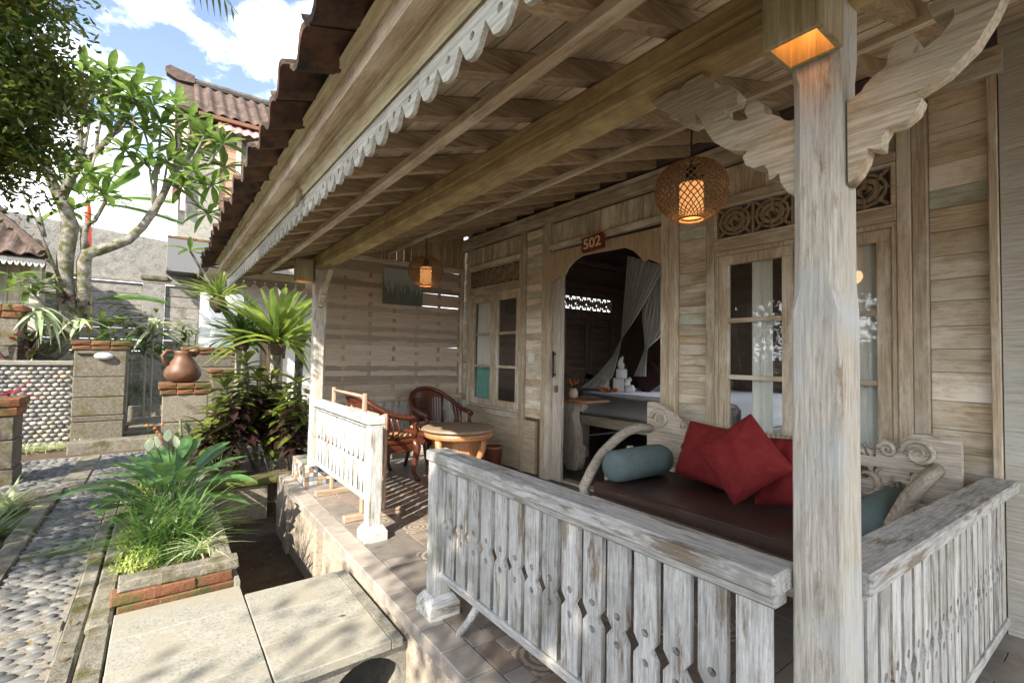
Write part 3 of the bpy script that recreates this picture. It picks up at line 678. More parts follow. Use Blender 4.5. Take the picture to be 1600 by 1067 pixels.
def picm():
    m, n, l, b = nodes('painting'); t = n.new('ShaderNodeTexCoord'); sp = n.new('ShaderNodeSeparateXYZ'); l.new(t.outputs['Object'], sp.inputs[0])
    nz = noise(n, l, t, 9, 6, .7)
    nt2 = n.new('ShaderNodeMapping'); nt2.inputs['Scale'].default_value = (38, 1, 7); l.new(t.outputs['Object'], nt2.inputs[0]); n2_ = noise(n, l, nt2, 1, 3, .6)
    a = n.new('ShaderNodeMath'); a.operation = 'MULTIPLY_ADD'; a.inputs[1].default_value = .55; l.new(n2_.outputs['Fac'], a.inputs[0]); l.new(sp.outputs[2], a.inputs[2])
    r = ramp(n, [(.30, (.02, .026, .024)), (.42, (.04, .06, .053)), (.5, (.24, .28, .25)), (.62, (.36, .40, .37))]); l.new(a.outputs[0], r.inputs[0])
    c = mixc(n, l, .3, r.outputs[0], (.22, .26, .235)); l.new(c.outputs[0], b.inputs['Base Color']); b.inputs['Roughness'].default_value = .6; return m
MB().box(2.095, 2.605, 5.405, 5.428, 1.862, 2.30, .002).build('canvas', picm(), pc)
MB().box(2.09, 2.61, 5.428, 5.437, 1.857, 2.305).build('stretcher', wtrim('x'), pc)
MB().box(3.272, 3.33, -1.46, 5.55, 2.905, 3.32).build('upper_wall', wdark('y'), H)  # unseen strip above the veranda roof, added to stop sun leaking into the room
# ---- room: louvred doors and bright transom in the end wall
for i, (xa, xb) in enumerate(((5.03, 5.605), (5.615, 6.19))):
    s = MB()
    for a, b, c, d in ((xa, xb, .02, .12), (xa, xb, 1.90, 2.0), (xa, xb, .92, 1.0), (xa, xa+.08, .12, 1.9), (xb-.08, xb, .12, 1.9)): s.box(a, b, 5.455, 5.498, c, d, .003)
    s = s.build('shutter_door', wdark('z'), H)
    for k in range(17): MB().prism([(5.462, 1.02+k*.052), (5.49, 1.05+k*.052), (5.49, 1.065+k*.052), (5.462, 1.035+k*.052)], 'x', xa+.08, xb-.08).build('louvre', wdark('x'), s)
    MB().box(xa+.08, xb-.08, 5.47, 5.49, .12, .92).build('door_panel', wdark('z'), s)
tr2 = MB()
for a, b, c, d in ((5.0, 6.2, 2.03, 2.045), (5.0, 6.2, 2.245, 2.26)): tr2.box(a, b, 5.50, 5.54, c, d)
tr2 = tr2.build('transom', wdark('x'), H)
for i in range(5): put('rosette', ROS, tr2, None, T((5.12+i*.24, 5.52, 2.145)) @ XZ @ Matrix.Diagonal((.96, .84, 1, 1)))
for z in (2.36, 2.75): MB().box(3.34, 6.6, 5.40, 5.498, z, z+.09, .004).build('room_beam', wdark('x'), H)
for k in range(9): MB().box(3.9+k*.33, 3.96+k*.33, 2.0, 5.5, 3.2, 3.298).build('room_rafter', wdark('y'), H)
# ---- bed
M_SHEET = plain('white_sheet', (.66, .67, .70), .9, .1, nsc=5, c2=(.72, .73, .76))
bed = thing('bed', 'low timber bed with white sheet inside the open room', 'bed', (5.3, 3.5, 0))
BZ = at(930, 612, x=4.36).z; B2 = at(930, 650, x=4.36).z; B3 = at(930, 665, x=4.36).z
MB().box(4.34, 6.5, 2.3, 4.42, B2+.003, BZ, .05).build('mattress', M_SHEET, bed, True)
MB().box(4.30, 6.52, 2.26, 4.46, B3, B2, .008).build('bed_frame', wtrim('y'), bed)
for x, y in ((4.4, 2.34), (4.4, 4.36), (6.42, 2.34), (6.42, 4.36)): MB().box(x-.05, x+.05, y-.05, y+.05, -.003, B3, .005).build('leg', wtrim('z'), bed)
def netm():
    m = bpy.data.materials.new('net_gauze'); m.use_nodes = True; n = m.node_tree.nodes; l = m.node_tree.links; b = n['Principled BSDF']; b.inputs['Base Color'].default_value = (.72, .71, .64, 1); b.inputs['Roughness'].default_value = .9
    b.inputs['Alpha'].default_value = .78; return m
M_NET = netm()
nt = thing('mosquito_net', 'gathered white mosquito net hanging over the bed', 'net', (4.7, 3.9, BZ))
def strand(L, Rr, x, folds=7):
    def lerp(P, t):
        t *= len(P)-1; i = min(int(t), len(P)-2); f = t-i; return (P[i][0]*(1-f)+P[i+1][0]*f, P[i][1]*(1-f)+P[i+1][1]*f)
    def fn(s, t):
        a = lerp(L, t); b = lerp(Rr, t); u = a[0]+(b[0]-a[0])*s; v = a[1]+(b[1]-a[1])*s
        xx = x+.03*math.sin(s*folds*2*math.pi+t*2)*min(1, abs(b[0]-a[0])/60+.15)
        return at(860+u/5.335, 380+v/5.335, x=xx)
    MB().grid(fn, 56, 24).build('net_drape', M_NET, nt, True)
strand([(645, 105), (625, 330), (605, 560), (585, 800), (520, 940), (380, 1100), (250, 1205)], [(950, 190), (880, 330), (740, 580), (595, 800), (560, 960), (520, 1110), (440, 1215)], 4.62)
strand([(860, 200), (800, 420), (762, 590), (788, 872), (740, 1000), (690, 1110)], [(960, 300), (960, 540), (945, 760), (806, 880), (800, 1000), (800, 1110)], 4.9, 6)
# ---- towels and flowers on the bed
M_TOW = plain('white_towel', (.74, .74, .75), .95, .1, nsc=60, c2=(.80, .80, .80), bst=.2)
M_ORA = plain('orange_petal', (.70, .16, .02), .7, .2, var=.15)
c = at(971, 612, x=4.72); c.z = BZ
tw = thing('towel_cake', 'white towels rolled into a two tier cake on the bed', 'towels', c)
MB().lathe([(.10, 0), (.112, .02), (.112, .15), (.10, .17), (.02, .171)], 24, c).build('lower_tier', M_TOW, tw, True)
MB().lathe([(.062, .172), (.07, .185), (.07, .27), (.06, .285), (.01, .286)], 20, c).build('upper_tier', M_TOW, tw, True)
MB().tube([c+Vector(p) for p in ((0, 0, .285), (0, .01, .34), (.0, .02, .38), (0, -.005, .42), (0, -.025, .445))], [.035, .045, .03, .022, .004], 9).build('folded_tip', M_TOW, tw, True)
for k in (0, 1.3, 2.6, 4.2): MB().tube([c+Vector((.115*math.cos(k), .115*math.sin(k), 0)), c+Vector((.116*math.cos(k), .116*math.sin(k), .1)), c+Vector((.108*math.cos(k), .108*math.sin(k), .165))], .006, 5).build('leaf_band', leafm('band_leaf', (.02, .04, .015)), tw)
for sg_, lab in ((1, 'white towel folded into a swan beside the towel cake near the door jamb'), (-1, 'white towel folded into a swan beside the dark cushion')):
    q = c+Vector((-.08, sg_*.20-.0, 0)); s = thing('towel_swan', lab, 'towel', q, group='towel swans on the bed')
    MB().tube([q+Vector(p) for p in ((0, sg_*.07, .02), (0, sg_*.03, .05), (0, -sg_*.02, .045), (0, -sg_*.07, .02))], [.01, .05, .05, .02], 9).build('body', M_TOW, s, True)
    MB().tube([q+Vector(p) for p in ((0, -sg_*.03, .05), (-.01, -sg_*.05, .11), (-.01, -sg_*.03, .16), (-.015, sg_*.01, .175), (-.02, sg_*.04, .15))], [.026, .022, .02, .02, .008], 8).build('neck', M_TOW, s, True)
def blossom(p, r, lab):
    mb = MB()
    for k in range(14):
        a = R_(0, 6.28); e = R_(.2, 1.2); d = Vector((math.cos(a)*math.cos(e), math.sin(a)*math.cos(e), math.sin(e)))
        mb.tube([Vector(p), Vector(p)+d*r*.6, Vector(p)+d*r], [.004, r*.35, r*.2], 5)
    o = mb.build('orange_flower', M_ORA, None, True); setp(o, lab, 'flower', 'orange blossoms on the bed')
for dy, dx, lab in ((.14, -.16, 'orange blossom on the bed in front of the towel swan'), (-.02, -.15, 'orange blossom on the bed at the foot of the towel cake'), (.045, .03, 'orange blossom resting on the lower towel tier')):
    blossom((c.x+dx, c.y+dy, BZ+(.17 if dx > 0 else .0)), .05, lab)
# ---- pillow helper
def pillow(name, lab, mat, ctr, w, h, th, M3, cat='cushion', group=None, n=40):
    def prof(u, v, sgn):
        e = max(0, (1-abs(u)**2.6)*(1-abs(v)**2.6))**.55
        x = u*w/2*(1-.07*(1-v*v))*(1-.05*(u*v)**4); y = v*h/2*(1-.07*(1-u*u))*(1-.05*(u*v)**4)
        z = sgn*th/2*e*(1+.10*math.sin(7*u+3*v)*math.sin(5*v-2*u)+.05*math.sin(17*u*v+4*u))
        for cu in (-1, 1):
            for cv in (-1, 1):
                dd = math.hypot(u-cu, v-cv); aa = math.atan2(v-cv, u-cu); z += sgn*e*th*.05*math.exp(-abs(dd-.45)*3.2)*math.sin(aa*11+cu*2+cv)
        return Vector((x, y, z))
    mb = MB()
    for sgn in (1, -1): mb.grid(lambda s, t: prof(s*2-1, t*2-1, sgn), n, n)
    me = mb.mesh(name); me.materials.append(mat)
    for p in me.polygons: p.use_smooth = True
    o = link(name, me); o.matrix_local = T(ctr) @ M3.to_4x4(); setp(o, lab, cat, group); return o
def frame(nrm, spin):
    nrm = Vector(nrm).normalized(); x = Vector((0, 0, 1)).cross(nrm).normalized(); y = nrm.cross(x)
    return Matrix((x*math.cos(spin)+y*math.sin(spin), -x*math.sin(spin)+y*math.cos(spin), nrm)).transposed()
M_RED = plain('red_cotton', (.16, .016, .018), .85, .15, nsc=24, c2=(.20, .024, .024), bst=.16, var=.06)
pillow('room_cushion', 'dark maroon cushion standing on its corner on the bed', plain('maroon', (.03, .008, .01), .85), at(1013, 590, x=5.0), .36, .36, .12, frame((-1, -.3, .35), .72), group=None)
pillow('bed_pillow', 'white pillow behind the maroon cushion on the bed', M_SHEET, at(1028, 600, x=5.25), .6, .42, .16, frame((-1, -.1, .5), 0), 'pillow')
# ---- daybed
db = thing('daybed', 'carved whitewashed daybed with brown seat pad against the wall', 'daybed', (2.7, 1.4, 0))
M_LEA = plain('brown_leather', (.040, .022, .018), .38, .5, nsc=9, c2=(.066, .038, .031), bst=.3)
def cushion_box(x0, x1, y0, y1, z0, z1, b):
    mb = MB(); n = 8
    def ring(t):
        a = t*math.pi/2; return b*(1-math.sin(a)), b*(1-math.cos(a))
    return MB().box(x0, x1, y0, y1, z0, z1, b)
sc = sm(cushion_box(2.31, 3.03, .60, 2.215, .345, .44, .022).build('seat_cushion', M_LEA, db), 60)
MB().tube([(2.322, .62, .425), (2.322, 2.2, .425)], .006, 6).tube([(2.308, .62, .36), (2.308, 2.2, .36)], .005, 6).build('piping', M_LEA, sc, True)
MB().box(2.33, 3.06, .60, 2.24, .27, .344, .01).build('seat_frame', wbench('y'), db)
MB().box(2.312, 2.329, .66, 2.18, .19, .30, .006).build('apron', wbench('y'), db)
for x, y in ((2.36, .64), (2.36, 2.22), (3.04, .64), (3.04, 2.24)): MB().lathe([(.04, 0), (.045, .03), (.032, .08), (.045, .14), (.04, .269)], 12, (x, y, 0)).build('leg', wbench('z'), db, True)
back = [(2.35, .46), (2.35, .915), (2.30, .925), (2.25, .918), (2.19, .89), (2.12, .845), (2.06, .80), (2.06, .755), (.88, .755), (.88, .835), (.845, .852), (.81, .838), (.79, .83), (.76, .868), (.72, .893), (.67, .90), (.63, .885), (.60, .90), (.545, .905), (.545, .46)]
def curl(y, z, r, rot): return [(y+r*math.cos(a*.7+rot)*(1 if a < 6 else .55), z+r*.8*math.sin(a*.7+rot)*(1 if a < 6 else .55)) for a in range(9)][::-1]
hol = []
for i in range(9):
    y = 2.02-i*.155
    hol += [circ(y, .64+.03*math.sin(i*2.1), .034, 9, True), circ(y-.06, .55+.02*math.cos(i*1.7), .026, 8, True), circ(y+.02, .535, .016, 7, True), circ(y-.055, .69, .015, 7, True)]
me = shape2d('backrest', [back]+hol, .045); bk_ = put('backrest', me, db, wbench('x'), T((3.085, 0, 0)) @ YZ)
for cy_, cz_, r in ((2.23, .80, .075), (.70, .80, .075), (.83, .80, .04)):
    MB().tube([(3.054, cy_+r*(1-k/22)*math.cos(k*.55), cz_+r*(1-k/22)*math.sin(k*.55)) for k in range(21)], [.016*(1-k/30) for k in range(21)], 6).build('carved_scroll', wbench('y'), db, True)
for i in range(9):
    y = 2.0-i*.155; MB().tube([(3.054, y+.05*math.cos(k*.6+i), .61+.06*math.sin(k*.6+i)) for k in range(9)], [.005+.014*math.sin(k*math.pi/8) for k in range(9)], 6).build('carved_leaf', wbench('y'), db, True)
    MB().tube([(3.054, y-.07+.035*math.cos(-k*.7+i*2), .66+.045*math.sin(-k*.7+i*2)) for k in range(8)], [.004+.010*math.sin(k*math.pi/7) for k in range(8)], 6).build('carved_leaf', wbench('y'), db, True)
mb = MB()
for k in range(40):
    y = .90+k*.029; mb.tube([(3.085, y, .748), (3.072, y+.012, .775), (3.085, y+.030, .80)], [.011, .013, .010], 6)
mb.tube([(3.09, .89, .778), (3.09, 2.06, .778)], .016, 8).build('rope_rail', wbench('y'), db, True)
apts = [(1015.6, 668.7), (998, 668), (980, 674), (965, 684), (953.7, 695), (943, 706), (935, 717), (923, 737), (912.5, 760)]
for yy, off in ((2.285, 0), (.635, 1)):
    P_ = [at(u, v, y=2.285) for u, v in apts]; P_ = [Vector((p.x, yy, p.z)) for p in P_]+[Vector((2.33, yy, .28))]
    if off: P_ = [Vector((x_, yy, z_)) for x_, z_ in ((3.07, .735), (2.85, .71), (2.6, .665), (2.42, .60), (2.345, .45), (2.33, .28))]
    ar = MB().tube(P_, .034, 8).build('arm', wbench('x'), db, True)
    for t in (2.55, 2.78): MB().box(t-.02, t+.02, yy-.018, yy+.018, .344, .345+(t-2.36)*.60+.02, .004).build('spindle', wbench('z'), ar)
M_BOL = plain('sage_cotton', (.115, .165, .165), .85, .15, nsc=18, c2=(.145, .20, .20), bst=.2)
def bolster(y, x0, x1, z, r, lab, tilt=0):
    pr = [(.012, 0), (r*.55, .006), (r*.86, .022), (r*.98, .055), (r, .1), (r*1.01, (x1-x0)/2), (r, x1-x0-.1), (r*.98, x1-x0-.055), (r*.86, x1-x0-.022), (r*.55, x1-x0-.006), (.012, x1-x0)]
    me = MB().lathe(pr, 28).mesh('bolster'); me.materials.append(M_BOL)
    for p in me.polygons: p.use_smooth = True
    o = link('bolster', me); o.matrix_local = T((x0, y, z)) @ Matrix.Rotation(tilt, 4, 'Z') @ Matrix.Rotation(math.pi/2, 4, 'Y'); setp(o, lab, 'bolster', 'grey green bolsters on the daybed')
bolster(2.11, 2.37, 2.94, .545, .105, 'grey green bolster against the curved arm near the open door', -.02)
bolster(.745, 2.40, 2.97, .545, .105, 'grey green bolster at the daybed end by the side railing')
pillow('red_cushion', 'red cushion turned on its corner in front of the others', M_RED, (2.66, 1.385, .70), .39, .39, .17, frame((-1, -.12, .34), .74), group='red cushions on the daybed')
pillow('red_cushion', 'red cushion leaning upright on the carved back beside the bolster by the door', M_RED, (2.90, 1.735, .64), .43, .40, .16, frame((-1, .05, .38), -.06), group='red cushions on the daybed')
pillow('red_cushion', 'red cushion half hidden behind the corner post', M_RED, (2.83, 1.20, .64), .40, .40, .16, frame((-1, -.1, .38), .12), group='red cushions on the daybed')
# ---- armchairs
M_SEAT = plain('tan_cushion', (.36, .20, .10), .85, .15, nsc=50, c2=(.42, .25, .135))
def armchair(loc, rz, lab):
    t = thing('armchair', lab, 'armchair', loc, rz, 'mahogany armchairs on the veranda')
    def B(mb, nm, ax='z', s=True, par=t): return mb.build(nm, wmahog(ax), par, s, True)
    half = [(-.275, -.27, .615), (-.285, -.2, .635), (-.29, -.08, .65), (-.285, .05, .69), (-.255, .16, .755), (-.19, .24, .82), (-.1, .283, .86), (0, .295, .87)]
    full = half+[(-x, y, z) for x, y, z in half[-2::-1]]
    B(MB().tube(full, [.03, .026]+[.024]*(len(full)-4)+[.026, .03], 10, True, 1.1), 'arm_rail')
    for s in (-1, 1):
        B(MB().tube([(s*.265, -.255, .43), (s*.28, -.26, .50), (s*.265, -.25, .56), (s*.276, -.255, .61)], [.025, .021, .02, .024], 8), 'arm_support')
        for q in range(3): B(MB().tube([(s*(.268-.006*q), -.06+q*.055, .44), (s*(.285-.004*q), -.075+q*.06, .54), (s*(.283-.01*q), -.03+q*.06, .665+.02*q)], .011, 6), 'spindle')
        B(MB().tube([(s*.262, -.25, .42), (s*.29, -.275, .34), (s*.272, -.265, .2), (s*.255, -.255, .1), (s*.27, -.285, .03), (s*.285, -.31, .0)], [.034, .038, .028, .02, .022, .02], 9), 'leg')
        B(MB().tube([(s*.22, .22, .42), (s*.22, .23, .2), (s*.235, .28, 0)], [.028, .022, .019], 8), 'leg')
    B(MB().box(-.285, .285, -.28, .25, .385, .43, .012), 'seat', 'x', False)
    def ap(s, tt): return (-.27+.54*s, -.272, .385-(.07-.045*abs(math.sin(s*math.pi*2)))*tt)
    B(MB().prism([(-.26, .384), (.26, .384), (.26, .30), (.19, .335), (.1, .315), (0, .285), (-.1, .315), (-.19, .335), (-.26, .30)], 'y', -.276, -.256), 'apron', 'x', False)
    for s in (-1, 1): B(MB().box(s*.27-.01, s*.27+.01, -.25, .22, .31, .384), 'apron', 'y', False)
    MB().box(-.235, .235, -.255, .2, .431, .475, .02).build('seat_cushion', M_SEAT, t, False, True)
    bp = B(MB().grid(lambda s, q: ((s-.5)*.40, .215+.05*(1-(2*s-1)**2)+.03*q, .49+.30*q), 12, 5), 'back_panel', 'x')
    B(MB().grid(lambda s, q: ((s-.5)*(.47-.02*q), .205+.062*(1-(2*s-1)**2)+.02*q, .765+(.085-.05*(2*s-1)**2)*q), 12, 3), 'crest', 'x')
    for s in (-1, 1): B(MB().tube([(s*.205, .21, .43), (s*.208, .225, .6), (s*.205, .235, .80)], .017, 7), 'back_post')
    mb = MB()
    for k in range(15): mb.tube([((k/14-.5)*.39, .208+.05*(1-(2*(k/14)-1)**2), .50), ((k/14-.5)*.39, .228+.05*(1-(2*(k/14)-1)**2), .775)], .004, 4)
    B(mb, 'cane', 'z', False, bp); return t
armchair((1.78, 4.63, 0), math.pi/2+.12, 'mahogany armchair with tan seat pad behind the drying rack')
armchair((2.52, 4.80, 0), .06, 'mahogany armchair in the corner between bamboo screen and window')
# ---- round table
TC = Vector((2.40, 4.10, 0))
tb = thing('round_table', 'round teak coffee table with worn grey top and drum base', 'table', TC)
MB().lathe([(.30, .525), (.352, .528), (.362, .54), (.358, .552), (.345, .557), (.01, .558)], 40, TC).build('table_top', wood('worn_table_top', (.20, .145, .095), (.30, .23, .16), 'x', patch=(.22, .15, .09), pamt=.42, psc=12, rough=.5), tb, True)
MB().lathe([(.20, .455), (.325, .46), (.338, .475), (.338, .515), (.31, .524), (.2, .5245)], 36, TC).build('table_apron', wteak('x'), tb, True)
MB().lathe([(.20, .03), (.205, .04), (.205, .454), (.1, .4545)], 8, TC).build('drum', wteak('z'), tb)
for k in range(4):
    a = k*math.pi/2+.35; d = Vector((math.cos(a), math.sin(a), 0))
    MB().tube([TC+d*.30+Vector((0, 0, .458)), TC+d*.29+Vector((0, 0, .36)), TC+d*.225+Vector((0, 0, .22)), TC+d*.23+Vector((0, 0, .08)), TC+d*.27], [.035, .034, .026, .02, .024], 8).build('leg', wteak('z'), tb, True)
pb = at(765, 712, z=0); bn = Vector((3.03, 4.42, 0))
bk2 = thing('waste_basket', 'small reddish woven waste basket between round table and wall', 'basket', bn)
MB().lathe([(.07, 0), (.085, .01), (.10, .24), (.104, .25), (.096, .25), (.08, .03), (.01, .02)], 20, bn).build('bowl', plain('basket_red', (.20, .06, .03), .6, nsc=70, c2=(.12, .035, .02), bst=.6), bk2, True)
MB().lathe([(.101, .235), (.108, .245), (.101, .256)], 20, bn, False).build('rim', wteak('x'), bk2, True)
# ---- drying rack
dr = thing('drying_rack', 'bare wooden towel drying rack standing behind the short railing', 'rack', (1.33, 4.0, 0))
M_RK = lambda a: wood('rack_wood', (.30, .20, .13), (.44, .33, .24), a, var=.05)
for y in (3.60, 4.40):
    MB().box(1.255, 1.285, y-.02, y+.02, .05, .955, .006).build('upright', M_RK('z'), dr); MB().box(1.425, 1.452, y-.018, y+.018, .05, .79, .006).build('upright', M_RK('z'), dr)
    MB().box(1.13, 1.58, y-.026, y+.026, 0, .05, .006).build('foot', M_RK('x'), dr); MB().box(1.286, 1.424, y-.012, y+.012, .42, .46, .003).build('brace', M_RK('x'), dr)
for x, z in ((1.27, .93), (1.438, .765), (1.27, .55)): MB().tube([(x, 3.59, z), (x, 4.41, z)], .012, 8).build('bar', M_RK('y'), dr, True)
# ---- pendants
M_RAT = plain('rattan', (.20, .105, .042), .55, .3, var=.1, nsc=60, c2=(.30, .175, .08)); M_GLOW = emit('lamp_shade_glow', (1, .45, .15), .13)
def pendant(x, y, zc, lab):
    t = thing('pendant_lamp', lab, 'lamp', (x, y, zc), group='rattan pendant lamps'); R0 = .178; Hh = .15
    def prof(s):
        a = s*math.pi*.86+.14*math.pi*.35; z = -Hh*math.cos(a); r = R0*max(.25, math.sin(a))**.8
        if s > .86: r = max(.05, r*(1-(s-.86)*1.2))
        return r, z
    mb = MB()
    for fam in (1, -1):
        for k in range(34):
            p = []
            for i in range(19):
                s = i/18; r, z = prof(s); a = k*2*math.pi/34+fam*s*2.0+R_(-.02, .02); p.append((x+r*math.cos(a), y+r*math.sin(a), zc+z))
            mb.tube(p, .0028, 4, False)
    mb.build('woven_shade', M_RAT, t)
    for s, rr in ((0, .006), (.5, .004), (1, .008)):
        r, z = prof(s); MB().tube([(x+r*math.cos(a*.2618), y+r*math.sin(a*.2618), zc+z) for a in range(25)], rr, 6, False).build('hoop', M_RAT, t, True)
    MB().lathe([(.056, -.135), (.058, -.13), (.058, .03), (.05, .04)], 20, (x, y, zc), True).build('inner_shade', M_GLOW, t, True)
    zt = zr(x)+.03; MB().tube([(x, y, zc+.04), (x, y, zt)], .005, 6).build('cord', M_IRON, t)
    MB().lathe([(.012, .04), (.03, .05), (.026, .11), (.008, .13)], 12, (x, y, zc)).build('socket', M_IRON, t, True)
    L = bpy.data.lights.new('bulb_light', 'POINT'); L.energy = .25; L.color = (1, .58, .25); L.shadow_soft_size = .06; lo = bpy.data.objects.new('bulb_light', L); col.objects.link(lo); lo.parent = t; lo.location = (0, 0, -.19)
pendant(2.15, 1.385, 2.115, 'large rattan pendant lamp hanging above the daybed'); pendant(2.15, 4.40, 2.115, 'rattan pendant lamp hanging near the mountain picture')
# ---- console with vase
cs = thing('console_table', 'carved weathered console table just inside the door', 'console', (3.7, 3.75, 0))
co_ = [(75, 345), (225, 345), (228, 420), (212, 460), (215, 520), (235, 580), (243, 660), (245, 720), (272, 745), (268, 800), (262, 860), (240, 930), (160, 915), (150, 880), (135, 850), (140, 800), (110, 790), (75, 825), (60, 825)]
lp = []
for u, v in co_: p = at(860+u/5.335, 560+v/5.335, x=3.66); lp.append((p.y, max(p.z, .0)))
put('leg', shape2d('console_leg', [lp], .10), cs, wbench('y'), T((3.66, 0, 0)) @ YZ)
zt = at(890, 622, x=3.6).z; MB().box(3.52, 3.86, at(926, 618, x=3.6).y, 4.25, zt-.03, zt, .006).build('top', wteak('y'), cs)
pcx = at(908, 634, x=3.62); MB().lathe([(.0601, -.012), (.06, .012)], 4, (0, 0, 0))
me = shape2d('scroll', [circ(0, 0, .06, 16), circ(.01, .01, .03, 10, True)], .04); put('scroll_bracket', me, cs, wbench('y'), T((3.64, pcx.y, pcx.z)) @ YZ)
vp = at(896, 608, x=3.66); vp.z = zt
vs_ = thing('flower_vase', 'round cream vase of heliconia flowers on the console table', 'vase', vp)
MB().lathe([(.025, 0), (.045, .012), (.052, .05), (.042, .085), (.03, .095), (.033, .105), (.02, .10)], 18, vp).build('bowl', plain('cream_glaze', (.50, .42, .32), .35), vs_, True)
LFD = leafshape('vase_leaf', 1, .32, 5, .3); LFD.materials.append(leafm('vase_leaf_green', (.03, .07, .02)))
for k in range(9):
    a = R_(0, 6.28); leafobj(LFD, vs_, vp+Vector((0, 0, .10)), (math.cos(a)*.7, math.sin(a)*.7, R_(.5, 1.2)), R_(.08, .15))
for k in range(6):
    a = R_(0, 6.28); d = Vector((math.cos(a)*.05, math.sin(a)*.07, .11)); MB().tube([vp+Vector((0, 0, .09)), vp+Vector((0, 0, .1))+d*.6, vp+Vector((0, 0, .1))+d], [.004, .007, .002], 5).build('flower', M_ORA, vs_, True)
# ================================================================== garden: hard landscape
M_BRK = stone('old_brick', (.15, .06, .032), (.27, .12, .065), moss=(.085, .085, .03), mamt=.50, sc=12, var=.2, msc=6)
M_BLK = stone('stone_block', (.085, .072, .052), (.24, .215, .165), moss=(.10, .085, .03), mamt=.42, sc=30, bst=.9, var=.14, msc=4)
M_BORD = stone('border_stone', (.14, .125, .095), (.30, .275, .22), moss=(.085, .08, .028), mamt=.45, sc=20, bst=.7, var=.15, msc=4)
def jit(mb, q=.0016):
    mb.v = [(a+R_(-q, q), b+R_(-q, q), c+R_(-q*.5, q*.5)) for a, b, c in mb.v]; return mb
br = thing('stone_bridge', 'low slab bridge of pale stone tiles over the garden channel', 'bridge', (.43, 2.7, -.62))
arch = [(-.13, -.62), (1.028, -.62), (1.028, -.166), (-.13, -.166)]
put('culvert', shape2d('culvert', [arch, circ(.835, -.375, .185, 26, True)], .86), br, M_CONC, T((0, 2.665, 0)) @ XZ)
MB().box(-.13, .42, 3.096, 3.235, -.62, -.166).build('abutment', M_CONC, br)
for xa, xb, ya, yb, n in ((-.15, .423, 1.79, 3.24, 5), (.427, .94, 2.2, 3.10, 3)):
    st = (yb-ya)/n
    for k in range(n): jit(MB().box(xa+.001, xb-.001, ya+k*st+.0012, ya+(k+1)*st-.0012, -.164, -.12+R_(-.002, .002), .004)).build('slab', M_SLAB, br)
MB().box(.942, .998, 2.2, 3.10, -.164, -.122, .003).build('edge_strip', M_CONC, br)
# pebble path
PEB = []
def pebm(nm, cols):
    m, n, l, b = nodes(nm); oi = n.new('ShaderNodeObjectInfo'); mp = coords(n, l, (1, 1, 1)); t = noise(n, l, mp, 30, 5, .6)
    r = ramp(n, cols); l.new(oi.outputs['Random'], r.inputs[0])
    r2 = ramp(n, [(.3, (.7, .7, .7)), (.7, (1.1, 1.1, 1.1))]); l.new(t.outputs['Fac'], r2.inputs[0]); mm = n.new('ShaderNodeMixRGB'); mm.blend_type = 'MULTIPLY'; mm.inputs[0].default_value = 1; l.new(r.outputs[0], mm.inputs[1]); l.new(r2.outputs[0], mm.inputs[2])
    l.new(mm.outputs[0], b.inputs['Base Color']); b.inputs['Roughness'].default_value = .6; return m
M_PEB = pebm('river_pebble', [(0, (.085, .085, .083)), (.5, (.135, .132, .124)), (1, (.20, .192, .176))]); M_PEBC = pebm('mixed_pebble', [(0, (.12, .12, .12)), (.35, (.24, .235, .22)), (.7, (.34, .32, .29)), (.9, (.36, .28, .19)), (1, (.42, .40, .36))]); M_PEBG = plain('grey_pebbles', (.095, .095, .093), .65, .3, nsc=16, c2=(.18, .174, .16), rnd=False)
def pebble_me(seed):
    rr = random.Random(seed); mb = MB(); nu, nv = 10, 6
    ph = [rr.uniform(0, 6) for _ in range(4)]
    def fn(s, t):
        a = s*2*math.pi; e = (t-.5)*math.pi; k = 1+.10*math.sin(a*2+ph[0])+.07*math.sin(a*3+ph[1])
        return (.5*k*math.cos(a)*math.cos(e), .5*k*math.sin(a)*math.cos(e), .5*math.sin(e))
    me = mb.grid(fn, nu, nv).mesh('pebble'); me.materials.append(M_PEB)
    for p in me.polygons: p.use_smooth = True
    return me
PEB = [pebble_me(i) for i in range(4)]
PEBC = [p.copy() for p in PEB]
for p in PEBC: p.materials.clear(); p.materials.append(M_PEBC)
def pebble_field(path, cells, limit):
    """cells: list of (pos, size, rot); nearest ones become objects, the rest one mesh"""
    cells.sort(key=lambda c: (Vector(c[0])-CAM).length)
    rest = MB()
    for i, (p, s, a) in enumerate(cells):
        me = PEB[i % 4]; M = T(Vector(p)-ORG[path.name]) @ Matrix.Rotation(a, 4, 'Z') @ Matrix.Diagonal((*s, 1))
        if i < limit:
            o = link('pebble', me, path); o.matrix_local = M
        else: rest.add([M @ v.co for v in me.vertices], [tuple(f.vertices) for f in me.polygons])
    if rest.v:
        o = rest.build('pebbles', M_PEBG, path, True, True); o['kind'] = 'stuff'
def lay(x0, x1, y0, y1, z, skip=()):
    c = []; y = y0; row = 0
    while y < y1:
        x = x0+(.03 if row % 2 else 0)
        while x < x1:
            if not any(a < y < b for a, b in skip): c.append(((x+R_(-.008, .008), y+R_(-.006, .006), z+R_(-.004, .004)), (R_(.062, .10), R_(.036, .056), R_(.026, .042)), R_(-.3, .3)))
            x += R_(.082, .096)
        y += .05; row += 1
    return c
pa = struct(MB().box(-.72, -.352, -2, 6.62, -.3, -.166).build('path', M_MORT))
bands = [(3.30, 3.40), (4.5, 4.58), (5.5, 5.58)]
pebble_field(pa, lay(-.70, -.37, 2.4, 6.6, -.170, bands), 300)
for a, b in bands: MB().box(-.715, -.357, a, b, -.2, -.152, .006).build('cross_band', M_BORD, pa)
